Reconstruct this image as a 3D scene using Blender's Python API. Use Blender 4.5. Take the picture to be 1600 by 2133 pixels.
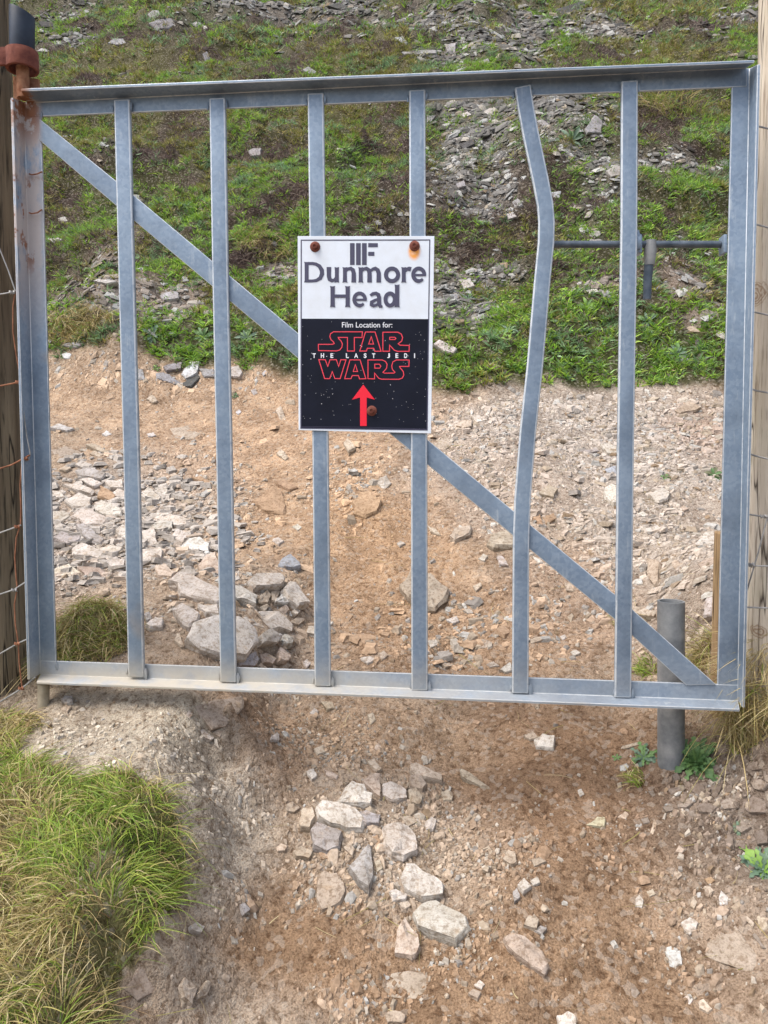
import bpy, bmesh, math
import numpy as np
from mathutils import Matrix, Vector

for o in list(bpy.data.objects):
    bpy.data.objects.remove(o)
SC = bpy.context.scene
COL = SC.collection
RNG = np.random.default_rng(7)

# ------------------------------------------------------------------ camera
CAM = np.array([0.0834, -1.6886, 0.5148])
F_PX, PITCH, YAW, ROLL = 1602.0, math.radians(3.91), math.radians(-5.31), math.radians(-0.12)
FW = np.array([math.sin(YAW)*math.cos(PITCH), math.cos(YAW)*math.cos(PITCH), -math.sin(PITCH)])
_rt = np.array([math.cos(YAW), -math.sin(YAW), 0.0])
_up = np.cross(_rt, FW)
RT = _rt*math.cos(ROLL) + _up*math.sin(ROLL)
UP = -_rt*math.sin(ROLL) + _up*math.cos(ROLL)
cd = bpy.data.cameras.new('camera')
cd.sensor_fit = 'VERTICAL'; cd.sensor_height = 24.0; cd.lens = 24.0*F_PX/2133.3
cd.clip_start = 0.05; cd.clip_end = 300
cam = bpy.data.objects.new('camera', cd); COL.objects.link(cam)
M = Matrix.Identity(4)
for i in range(3):
    M[i][0] = RT[i]; M[i][1] = UP[i]; M[i][2] = -FW[i]; M[i][3] = CAM[i]
cam.matrix_world = M
SC.camera = cam

# ------------------------------------------------------------------ sky, sun, exposure
W = bpy.data.worlds.new('World'); SC.world = W; W.use_nodes = True
wn = W.node_tree; wn.nodes.clear()
sky = wn.nodes.new('ShaderNodeTexSky'); sky.sky_type = 'NISHITA'; sky.sun_disc = False
SUN_EL, SUN_AZ = math.radians(60), math.radians(240)
sky.sun_elevation = SUN_EL; sky.sun_rotation = SUN_AZ
sky.dust_density = 4.0; sky.air_density = 1.0; sky.ozone_density = 1.5
hs = wn.nodes.new('ShaderNodeHueSaturation'); hs.inputs['Saturation'].default_value = 0.62
bg = wn.nodes.new('ShaderNodeBackground'); bg.inputs['Strength'].default_value = 0.15
wo = wn.nodes.new('ShaderNodeOutputWorld')
wn.links.new(sky.outputs[0], hs.inputs['Color']); wn.links.new(hs.outputs[0], bg.inputs[0]); wn.links.new(bg.outputs[0], wo.inputs[0])
sd = bpy.data.lights.new('sun', 'SUN'); sd.energy = 1.2; sd.angle = math.radians(38); sd.color = (1.0, 0.96, 0.9)
sun = bpy.data.objects.new('sun', sd); COL.objects.link(sun)
_sdir = Vector((math.sin(SUN_AZ)*math.cos(SUN_EL), math.cos(SUN_AZ)*math.cos(SUN_EL), math.sin(SUN_EL)))
sun.rotation_euler = _sdir.to_track_quat('Z', 'Y').to_euler()
sun.location = (0, -3, 12)
vs = SC.view_settings
vs.view_transform = 'Standard'; vs.look = 'None'; vs.gamma = 1.0; vs.exposure = 1.08; vs.use_curve_mapping = False

# ------------------------------------------------------------------ noise and pixel helpers
def _hash(ix, iy, seed):
    h = (ix.astype(np.int64)*374761393 + iy.astype(np.int64)*668265263 + seed*1274126177) & 0xFFFFFFFF
    h = ((h ^ (h >> 13))*1274126177) & 0xFFFFFFFF
    h = (h ^ (h >> 16)) & 0xFFFFFFFF
    return h/4294967295.0
def vnoise(x, y, seed=0):
    x = np.asarray(x, float); y = np.asarray(y, float)
    ix = np.floor(x); iy = np.floor(y); fx = x-ix; fy = y-iy
    fx = fx*fx*fx*(fx*(fx*6-15)+10); fy = fy*fy*fy*(fy*(fy*6-15)+10)
    a = _hash(ix, iy, seed); b = _hash(ix+1, iy, seed); c = _hash(ix, iy+1, seed); d = _hash(ix+1, iy+1, seed)
    return (a*(1-fx)+b*fx)*(1-fy)+(c*(1-fx)+d*fx)*fy
def fbm(x, y, sc, octs=4, seed=0, gain=0.5):
    v = 0; a = 1; t = 0
    for k in range(octs):
        v = v + a*vnoise(x/sc*(2.03**k)+17.3*k, y/sc*(2.03**k)-9.1*k, seed+k*13); t += a; a *= gain
    return v/t                                   # 0..1
def sstep(a, b, x):
    t = np.clip((x-a)/(b-a), 0, 1); return t*t*(3-2*t)
def ray(px, py):
    d = FW + (px-800.0)/F_PX*RT - (py-1066.5)/F_PX*UP
    return d
def G(px, py, yp):
    """pixel -> point on the upright plane y = yp (the gate hangs in such planes)"""
    d = ray(px, py); t = (yp-CAM[1])/d[1]
    return CAM + t*d

# ------------------------------------------------------------------ the lie of the land
PY = np.array([-9, -6, -1.7, -.8, -.4, 0, .3, .8, 1.6, 2.3, 2.6, 3.0, 3.3, 3.6, 4.2, 5.2, 6, 9, 14, 22, 40.])
PZ = np.array([-3.2, -2.3, -1.0, -.58, -.42, -.26, -.15, .04, .42, .76, .93, 1.30, 1.52, 1.66, 2.2, 3.05, 3.7, 6.2, 10.4, 15.5, 25.])
def prof(y):
    s = 0
    for o in (-.18, -.09, 0, .09, .18):
        s = s + np.interp(y+o, PY, PZ)
    return s/5
def H(x, y):
    x = np.asarray(x, float); y = np.asarray(y, float)
    z = prof(y)
    wob = .05*(fbm(y*1.0, x*0+3.1, .25, 3, 5)-.5)
    left = 1-sstep(-.58, -.30, x+wob*1.8+(fbm(x, y, .09, 3, 3)-.5)*.10)
    fade = 1-sstep(.30, 1.35, y)
    lb = .215 + .05*sstep(-.0, -.35, y) - .02*sstep(-.4, -1.2, y)
    z = z + left*fade*lb
    right = sstep(.42, .72, x+wob*2 - .10*sstep(-.1, -.5, y))
    z = z + right*fade*(.06+.05*sstep(.6, 1.0, x)+.20*sstep(.66, .84, x+wob)*sstep(-.24, -.06, y+wob))
    # broken ledge on the left edge of the trench, just under the rail
    z = z + .05*np.exp(-((x+.37)/.10)**2-((y-.10)/.10)**2)
    hill = sstep(2.35, 2.9, y)
    z = z + (fbm(x, y, 1.1, 3, 11)-.5)*(.10+.35*hill)*sstep(.3, 1.2, y)
    z = z + hill*((fbm(x, y, .33, 3, 21)-.5)*.16+np.abs(fbm(x, y, .21, 2, 23)-.5)*.22)
    # low terrace steps worn into the slope
    st = fbm(x*.5, y, .8, 2, 31)
    z = z + hill*.16*(sstep(.48, .56, st)-.5)
    n = 1-hill
    z = z + n*((fbm(x, y, .22, 4, 41)-.5)*.05 + (fbm(x, y, .045, 3, 43)-.5)*.014)
    z = z - n*.028*np.exp(-((x-.02-.11*np.sin(y*2.3+.6))/.11)**2)*sstep(1.9, 1.2, y)
    rb = right*fade
    z = z + rb*(np.floor(fbm(x, y*1.4, .12, 3, 47)*9)/9-.5)*.07
    z = z + hill*(fbm(x, y, .07, 2, 51)-.5)*.035
    return z
def cast(px, py):
    """pixels -> where their rays meet the ground"""
    px = np.atleast_1d(np.asarray(px, float)); py = np.atleast_1d(np.asarray(py, float))
    d = FW[None]+((px-800)/F_PX)[:, None]*RT[None]-((py-1066.5)/F_PX)[:, None]*UP[None]
    ts = np.concatenate([np.arange(.7, 5, .012), np.arange(5, 30, .05)])
    P = CAM[None, None]+ts[None, :, None]*d[:, None]
    below = P[..., 2] < H(P[..., 0], P[..., 1])
    i = np.argmax(below, 1); i = np.where(below.any(1), i, len(ts)-1)
    lo = ts[np.maximum(i-1, 0)]; hi = ts[i]
    for _ in range(12):
        m = (lo+hi)/2; Q = CAM[None]+m[:, None]*d
        b = Q[:, 2] < H(Q[:, 0], Q[:, 1])
        hi = np.where(b, m, hi); lo = np.where(b, lo, m)
    Q = CAM[None]+hi[:, None]*d
    return Q
def ground_normal(x, y, e=.03):
    gx = (H(x+e, y)-H(x-e, y))/(2*e); gy = (H(x, y+e)-H(x, y-e))/(2*e)
    n = np.array([-gx, -gy, 1.0]); return n/np.linalg.norm(n)
def inpoly(x, y, poly):
    r = np.zeros(np.shape(x), bool); n = len(poly)
    for i in range(n):
        x1, y1 = poly[i]; x2, y2 = poly[(i+1) % n]
        c = ((y1 > y) != (y2 > y)) & (x < (x2-x1)*(y-y1)/(y2-y1+1e-12)+x1)
        r ^= c
    return r

class Blobs:
    """soft patches, given where they lie on the ground"""
    def __init__(self, rows):
        a = np.array([r[:4] for r in rows], float)
        c = cast(a[:, 0], a[:, 1]); up = cast(a[:, 0], a[:, 1]-a[:, 3]); dn = cast(a[:, 0], a[:, 1]+a[:, 3])
        d = np.linalg.norm(c-CAM, axis=1)
        self.c = c; self.rx = a[:, 2]*d/F_PX; self.ry = np.clip((up[:, 1]-dn[:, 1])/2, .05, 2.0)
        self.cy = (up[:, 1]+dn[:, 1])/2
        self.v = [r[4:] for r in rows]
    def pre(self, x, y): self.k = (fbm(x, y, .16, 3, 61)-.5, fbm(x, y, .16, 3, 67)-.5)
    def w(self, i, x, y, wobble=.35):
        nx = x+self.k[0]*wobble*self.rx[i]*2.2; ny = y+self.k[1]*wobble*self.ry[i]*2.2
        r2 = ((nx-self.c[i, 0])/self.rx[i])**2+((ny-self.cy[i])/self.ry[i])**2
        return np.exp(-r2**1.5*.9)

# ------------------------------------------------------------------ mesh, object and material helpers
def tag(o, label=None, cat=None, group=None, kind=None):
    if label: o['label'] = label
    if cat: o['category'] = cat
    if group: o['group'] = group
    if kind: o['kind'] = kind
    return o
def empty(name, loc=(0, 0, 0)):
    o = bpy.data.objects.new(name, None); COL.objects.link(o); o.location = loc; o.empty_display_size = .05; return o
def link(name, me, mat=None, parent=None, mat2=None):
    o = bpy.data.objects.new(name, me); COL.objects.link(o)
    if mat is not None: me.materials.append(mat)
    if mat2 is not None: me.materials.append(mat2)
    if parent is not None:
        o.parent = parent
        if parent.type == 'EMPTY': o.matrix_parent_inverse = Matrix.Translation(-Vector(parent.location))
    return o
def tri_mesh(name, v, f, col=None, smooth=False):
    v = np.ascontiguousarray(v, np.float32); f = np.ascontiguousarray(f, np.int32)
    me = bpy.data.meshes.new(name)
    me.vertices.add(len(v)); me.vertices.foreach_set('co', v.ravel())
    k = f.shape[1]
    me.loops.add(f.size); me.loops.foreach_set('vertex_index', f.ravel())
    me.polygons.add(len(f)); me.polygons.foreach_set('loop_start', np.arange(0, f.size, k, dtype=np.int32))
    me.update(calc_edges=True)
    if col is not None:
        a = me.color_attributes.new('Col', 'FLOAT_COLOR', 'POINT')
        c = np.ones((len(v), 4), np.float32); c[:, :3] = col; a.data.foreach_set('color', c.ravel())
    me.polygons.foreach_set('use_smooth', np.full(len(f), smooth, bool))
    return me
class MB:
    """collects vertices and faces for one mesh"""
    def __init__(s): s.v = []; s.f = []
    def add(s, vs, fs):
        n = len(s.v); s.v += [tuple(map(float, p)) for p in vs]; s.f += [tuple(i+n for i in q) for q in fs]
    def box8(s, p):     # p: 4 bottom, 4 top, same winding
        s.add(p, [(3, 2, 1, 0), (4, 5, 6, 7), (0, 1, 5, 4), (1, 2, 6, 5), (2, 3, 7, 6), (3, 0, 4, 7)])
    def tube(s, pts, r, n=8, cap=True, flat=None):
        pts = [np.array(p, float) for p in pts]; rs = r if hasattr(r, '__len__') else [r]*len(pts)
        rings = []; ref = None
        for i, p in enumerate(pts):
            t = pts[min(i+1, len(pts)-1)]-pts[max(i-1, 0)]; t = t/(np.linalg.norm(t)+1e-12)
            if ref is None:
                ref = np.array([0, 1., 0]) if abs(t[1]) < .9 else np.array([1., 0, 0])
            a = np.cross(t, ref); a /= np.linalg.norm(a)+1e-12; b = np.cross(a, t); ref = b
            rings.append([p+rs[i]*(math.cos(2*math.pi*k/n)*a+math.sin(2*math.pi*k/n)*b) for k in range(n)])
        vs = [q for rg in rings for q in rg]; fs = []
        for i in range(len(pts)-1):
            for k in range(n):
                fs.append((i*n+k, i*n+(k+1) % n, (i+1)*n+(k+1) % n, (i+1)*n+k))
        if cap: fs += [tuple(range(n))[::-1], tuple(range((len(pts)-1)*n, len(pts)*n))]
        s.add(vs, fs)
    def mesh(s, name, bevel=0, smooth=False, segs=2, bm_mat=-1):
        me = bpy.data.meshes.new(name); me.from_pydata(s.v, [], s.f); me.update()
        bm = bmesh.new(); bm.from_mesh(me)
        bmesh.ops.recalc_face_normals(bm, faces=bm.faces)
        if bevel:
            es = [e for e in bm.edges if len(e.link_faces) == 2 and e.calc_face_angle(0) > .5]
            bmesh.ops.bevel(bm, geom=es, offset=bevel, segments=segs, affect='EDGES', profile=.6, clamp_overlap=True, material=bm_mat)
        bm.to_mesh(me); bm.free()
        me.polygons.foreach_set('use_smooth', np.full(len(me.polygons), bool(smooth), bool))
        if smooth: me.set_sharp_from_angle(angle=math.radians(38))
        return me

class NT:
    def __init__(s, name):
        s.m = bpy.data.materials.new(name); s.m.use_nodes = True; s.t = s.m.node_tree; s.t.nodes.clear()
        s.out = s.t.nodes.new('ShaderNodeOutputMaterial'); s.b = s.t.nodes.new('ShaderNodeBsdfPrincipled')
        s.t.links.new(s.b.outputs[0], s.out.inputs[0])
    def n(s, ty, **kw):
        nd = s.t.nodes.new('ShaderNode'+ty)
        for k, v in kw.items():
            if hasattr(nd, k) and not k in nd.inputs: setattr(nd, k, v)
            else: s.set(nd.inputs[k], v)
        return nd
    def set(s, inp, v):
        if hasattr(v, 'is_output') or isinstance(v, bpy.types.NodeSocket): s.t.links.new(v, inp)
        else: inp.default_value = v
    def noise(s, scale, detail=4, rough=.55, vec=None, dim='3D'):
        nd = s.n('TexNoise'); nd.inputs['Scale'].default_value = scale; nd.inputs['Detail'].default_value = detail; nd.inputs['Roughness'].default_value = rough
        if vec is not None: s.set(nd.inputs['Vector'], vec)
        return nd.outputs['Fac']
    def ramp(s, fac, stops):
        nd = s.n('ValToRGB'); s.set(nd.inputs[0], fac); e = nd.color_ramp.elements
        while len(e) < len(stops): e.new(.5)
        for k, (p, c) in enumerate(stops):
            e[k].position = p; e[k].color = (c if hasattr(c, '__len__') else (c, c, c))[:3] + (1,) if hasattr(c, '__len__') else (c, c, c, 1)
        return nd.outputs[0]
    def mix(s, fac, a, b, mode='MIX'):
        nd = s.n('Mix', data_type='RGBA', blend_type=mode)
        s.set(nd.inputs[0], fac)
        for k, v in ((6, a), (7, b)):
            s.set(nd.inputs[k], tuple(v)+(1,) if isinstance(v, tuple) and len(v) == 3 else v)
        return nd.outputs[2]
    def math(s, op, a, b=0.0, clamp=False):
        nd = s.n('Math', operation=op); nd.use_clamp = clamp; s.set(nd.inputs[0], a); s.set(nd.inputs[1], b); return nd.outputs[0]
    def range(s, v, a, b, c=0.0, d=1.0):
        nd = s.n('MapRange'); nd.interpolation_type = 'SMOOTHSTEP'
        for i, q in enumerate((v, a, b, c, d)): s.set(nd.inputs[i], q)
        return nd.outputs[0]
    def bump(s, h, strength=.3, dist=.01, normal=None):
        nd = s.n('Bump'); nd.inputs['Strength'].default_value = strength; nd.inputs['Distance'].default_value = dist
        s.set(nd.inputs['Height'], h)
        if normal is not None: s.set(nd.inputs['Normal'], normal)
        return nd.outputs[0]
    def pos(s): return s.n('NewGeometry').outputs['Position']
    def obj(s): return s.n('TexCoord').outputs['Object']
    def sep(s, v):
        nd = s.n('SeparateXYZ'); s.set(nd.inputs[0], v); return nd.outputs
    def scale(s, v, sc):
        nd = s.n('Mapping'); s.set(nd.inputs[0], v); nd.inputs['Scale'].default_value = sc; return nd.outputs[0]
    def done(s, color=None, rough=.8, metal=0., normal=None, spec=None):
        if color is not None: s.set(s.b.inputs['Base Color'], tuple(color)+(1,) if isinstance(color, tuple) and len(color) == 3 else color)
        s.set(s.b.inputs['Roughness'], rough); s.set(s.b.inputs['Metallic'], metal)
        if normal is not None: s.set(s.b.inputs['Normal'], normal)
        if spec is not None: s.b.inputs['Specular IOR Level'].default_value = spec
        return s.m

# ------------------------------------------------------------------ materials
def m_ground():
    k = NT('earth'); p = k.pos(); c = k.n('Attribute', attribute_name='Col').outputs['Color']
    n1 = k.noise(9, 6, .62, p); n2 = k.noise(60, 5, .65, p); n3 = k.noise(260, 3, .6, p)
    vor = k.n('TexVoronoi'); vor.inputs['Scale'].default_value = 85; k.set(vor.inputs['Vector'], p)
    vcol = k.sep(vor.outputs['Color'])[0]
    c = k.mix(k.ramp(n1, [(.35, 0.), (.7, 1.)]), k.mix(1., c, (.66, .62, .58), 'MULTIPLY'), k.mix(1., c, (1.2, 1.18, 1.14), 'MULTIPLY'))
    c = k.mix(k.ramp(n2, [(.36, 1.), (.50, 0.)]), c, k.mix(1., c, (.50, .44, .39), 'MULTIPLY'))
    c = k.mix(k.ramp(n3, [(.34, 1.), (.5, 0.)]), c, k.mix(1., c, (.60, .55, .50), 'MULTIPLY')); c = k.mix(k.ramp(n3, [(.55, 0.), (.68, .8)]), c, k.mix(1., c, (1.35, 1.33, 1.3), 'MULTIPLY'))
    c = k.mix(k.ramp(vcol, [(.78, 0.), (.86, .55)]), c, k.mix(.5, c, (.46, .40, .33)))
    h = k.math('ADD', k.math('MULTIPLY', n2, .6), k.math('MULTIPLY', n3, .35))
    h = k.math('ADD', h, k.math('MULTIPLY', k.math('SUBTRACT', 1., vor.outputs['Distance']), .25))
    return k.done(c, .95, 0, k.bump(h, 1.0, .016), .2)
def m_blade(name, rough=.6):
    k = NT(name); c = k.n('Attribute', attribute_name='Col').outputs['Color']
    k.done(c, rough, 0, None, .25)
    tr = k.n('BsdfTranslucent'); k.set(tr.inputs[0], c)
    mx = k.n('MixShader'); mx.inputs[0].default_value = .25
    k.t.links.new(k.b.outputs[0], mx.inputs[1]); k.t.links.new(tr.outputs[0], mx.inputs[2]); k.t.links.new(mx.outputs[0], k.out.inputs[0])
    return k.m
def m_rock():
    k = NT('slate_stone'); oi = k.n('ObjectInfo'); p = k.pos(); c = oi.outputs['Color']
    n1 = k.noise(14, 6, .6, p); n2 = k.noise(90, 5, .65, p); lay = k.noise(26, 4, .6, k.scale(k.obj(), (.5, .9, 5)))
    c = k.mix(k.ramp(n1, [(.35, 0.), (.68, 1.)]), k.mix(1., c, (.78, .74, .69), 'MULTIPLY'), k.mix(1., c, (1.14, 1.13, 1.13), 'MULTIPLY'))
    c = k.mix(k.ramp(n2, [(.38, .9), (.52, 0.)]), c, k.mix(1., c, (.60, .54, .48), 'MULTIPLY')); c = k.mix(k.ramp(k.noise(300, 3, .6, p), [(.40, .5), (.5, 0.)]), c, k.mix(1., c, (.6, .57, .53), 'MULTIPLY'))
    c = k.mix(k.ramp(k.noise(40, 3, .5, p), [(.62, 0.), (.72, .35)]), c, (.36, .25, .15))
    h = k.math('ADD', k.math('MULTIPLY', n2, .5), k.math('MULTIPLY', lay, .9))
    return k.done(c, .86, 0, k.bump(h, .55, .008), .25)
def m_pebble():
    k = NT('gravel_stone'); p = k.pos(); c = k.n('Attribute', attribute_name='Col').outputs['Color']
    n = k.noise(120, 4, .6, p)
    c = k.mix(k.ramp(n, [(.35, 0.), (.65, 1.)]), k.mix(1., c, (.75, .72, .68), 'MULTIPLY'), k.mix(1., c, (1.12, 1.12, 1.12), 'MULTIPLY'))
    return k.done(c, .9, 0, k.bump(n, .3, .004), .2)
def m_galv(name='galvanised_steel', edge=0.):
    k = NT(name); p = k.pos(); x, y, z = k.sep(p)
    n1 = k.noise(6, 5, .6, p); n2 = k.noise(70, 5, .7, p); vor = k.n('TexVoronoi'); vor.inputs['Scale'].default_value = 160; k.set(vor.inputs['Vector'], p)
    sp = k.sep(vor.outputs['Color'])[0]
    c = k.mix(k.ramp(n1, [(.3, 0.), (.72, 1.)]), (.150, .208, .288), (.232, .30, .382))
    c = k.mix(k.ramp(sp, [(0., 0.), (1., .45)]), c, (.32, .385, .46))
    st = k.noise(38, 5, .65, k.scale(p, (1., 1., .25)))
    c = k.mix(k.ramp(st, [(.62, 0.), (.70, .5)]), c, (.46, .50, .53))
    scr = k.noise(60, 3, .6, k.scale(p, (1., 1., .12))); c = k.mix(k.ramp(scr, [(.64, 0.), (.70, .3)]), c, (.42, .46, .5)); c = k.mix(k.ramp(k.noise(4.5, 6, .65, p), [(.48, 0.), (.66, .75)]), c, (.125, .165, .22))
    if edge: c = k.mix(k.ramp(k.noise(45, 5, .7, p), [(.32, .25), (.5, edge)]), c, (.60, .63, .65))  # worn edges made paler still, edge highlights painted into the colour
    # mud splashed up on the lower rail
    low = k.math('MULTIPLY', k.range(z, .10, -.02), k.range(x, .55, -.6, .25, 1.))
    c = k.mix(k.math('MULTIPLY', low, k.ramp(k.noise(20, 5, .6, p), [(.3, .5), (.55, 1.)])), c, (.42, .37, .29))
    # rust on the hinge side
    rn = k.noise(11, 5, .65, p)
    left = k.range(x, -.835, -.862)
    zone = k.math('MULTIPLY', left, k.range(z, .72, 1.05))
    pale = k.math('MULTIPLY', zone, k.ramp(k.noise(14, 6, .7, k.scale(p, (1., 1., .45))), [(.40, .0), (.50, .85)]))
    c = k.mix(pale, c, (.46, .39, .35))
    top = k.math('MULTIPLY', left, k.range(z, 1.20, 1.29))
    spots = k.math('MULTIPLY', k.range(x, -.83, -.85), k.math('MULTIPLY', k.range(z, .92, .99), k.range(z, 1.17, 1.12)))
    rust = k.math('MAXIMUM', k.math('MULTIPLY', top, k.ramp(k.noise(30, 6, .7, p), [(.44, 0.), (.50, 1.)])), k.math('MULTIPLY', spots, k.ramp(k.noise(26, 6, .7, k.scale(p, (1., 1., .6))), [(.54, 0.), (.58, 1.)])))
    c = k.mix(rust, c, k.mix(k.noise(60, 4, .6, p), (.16, .06, .03), (.30, .135, .07)))
    # little brown bleeds at the welds
    wn_ = k.ramp(k.noise(4.2, 3, .5, p), [(.68, 0.), (.75, .7)])
    c = k.mix(wn_, c, (.30, .25, .20))
    met = k.math('SUBTRACT', .35, k.math('MULTIPLY', k.math('MAXIMUM', rust, k.math('MAXIMUM', pale, low)), .35), True)
    return k.done(c, k.ramp(n2, [(.3, .42), (.7, .62)]), met, k.bump(n2, .18, .003), .45)
def m_simple(name, a, b, scale=30, rough=.8, metal=0, bump=.3, dist=.004):
    k = NT(name); p = k.obj(); n = k.noise(scale, 5, .62, p)
    return k.done(k.mix(k.ramp(n, [(.33, 0.), (.67, 1.)]), a, b), rough, metal, k.bump(n, bump, dist), .35)
def m_wood(name, a, b, dark, knots=()):
    k = NT(name); p = k.obj()
    g = k.noise(34, 6, .6, k.scale(p, (1., 1., .06))); f = k.noise(160, 4, .6, k.scale(p, (1., 1., .05))); big = k.noise(5, 4, .6, p)
    c = k.mix(k.ramp(g, [(.35, 0.), (.65, 1.)]), a, b)
    c = k.mix(k.ramp(f, [(.34, .8), (.46, 0.)]), c, dark)
    c = k.mix(k.ramp(big, [(.5, 0.), (.7, .5)]), c, k.mix(1., c, (.7, .72, .6), 'MULTIPLY'))
    cr = k.noise(17, 3, .5, k.scale(p, (1., 1., .07)))
    crack = k.ramp(k.math('ABSOLUTE', k.math('SUBTRACT', cr, .5)), [(0., 1.), (.012, 0.)])
    c = k.mix(crack, c, tuple(.35*q for q in dark))
    x_, y_, z_ = k.sep(k.pos())
    for kx, kz, kr in knots:
        d2 = k.math('SQRT', k.math('ADD', k.math('POWER', k.math('SUBTRACT', x_, kx), 2.), k.math('POWER', k.math('MULTIPLY', k.math('SUBTRACT', z_, kz), .7), 2.)))
        d2 = k.math('ADD', d2, k.math('MULTIPLY', k.math('SUBTRACT', k.noise(60, 3, .5, p), .5), .012))
        c = k.mix(k.math('MULTIPLY', k.range(d2, kr, kr*.55), k.math('ADD', .45, k.math('MULTIPLY', k.math('SINE', k.math('MULTIPLY', d2, 1500.)), .3))), c, (.20, .11, .05))
    h = k.math('SUBTRACT', k.math('ADD', k.math('MULTIPLY', g, .5), k.math('MULTIPLY', f, .4)), crack)
    return k.done(c, .85, 0, k.bump(h, .6, .004), .25)
GROUND = m_ground(); BLADE = m_blade('plant_blade'); ROCK = m_rock(); PEB = m_pebble(); GALV = m_galv(); GALVE = m_galv('worn_edge_highlight', .8)
RUST = m_simple('rusted_iron', (.12, .035, .025), (.22, .075, .05), 55, .9, 0, .6, .004)
ORUST = m_simple('orange_rust', (.20, .07, .03), (.36, .19, .11), 60, .9, 0, .6, .004)
DARKP = m_simple('dark_coated_steel', (.012, .018, .03), (.03, .042, .065), 18, .5, .1, .15)
BOLTM = m_simple('dark_steel_bolt', (.06, .08, .105), (.13, .155, .185), 40, .5, .4, .25)
MUDPIN = m_simple('muddy_steel', (.24, .2, .14), (.34, .29, .21), 40, .9, 0, .4)
PIPE = m_simple('weathered_pipe', (.15, .16, .17), (.36, .36, .35), 16, .6, .3, .3)
WOODL = m_wood('weathered_dark_wood', (.115, .085, .055), (.225, .175, .115), (.03, .023, .016))
WOODR = m_wood('weathered_pale_wood', (.46, .385, .295), (.64, .565, .465), (.20, .15, .11), [tuple(float(q) for q in (G(px_, py_, .02)[0], G(px_, py_, .02)[2], r_)) for px_, py_, r_ in ((1588, 487, .013), (1592, 602, .024), (1574, 861, .011), (1590, 1320, .014))])
WOODS = m_wood('split_brown_wood', (.26, .16, .08), (.42, .29, .16), (.09, .05, .03))
WIREG = m_simple('galvanised_wire', (.20, .20, .20), (.38, .37, .35), 60, .5, .4, .2)
WIRER = m_simple('rusty_wire', (.16, .06, .03), (.34, .15, .08), 70, .85, 0, .4)

# ------------------------------------------------------------------ ground sheet: path and hillside
BND = np.array([(-400, 735), (-100, 735), (100, 735), (200, 722), (300, 745), (450, 765), (540, 752), (620, 785), (760, 800), (900, 815), (980, 818), (1060, 800), (1200, 808), (1330, 806), (1500, 798), (1700, 800), (2000, 800)], float)
bq = cast(BND[:, 0], BND[:, 1]); _o = np.argsort(bq[:, 0]); bq = bq[_o]
def y_bound(x): return np.interp(x, bq[:, 0], bq[:, 1])
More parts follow.
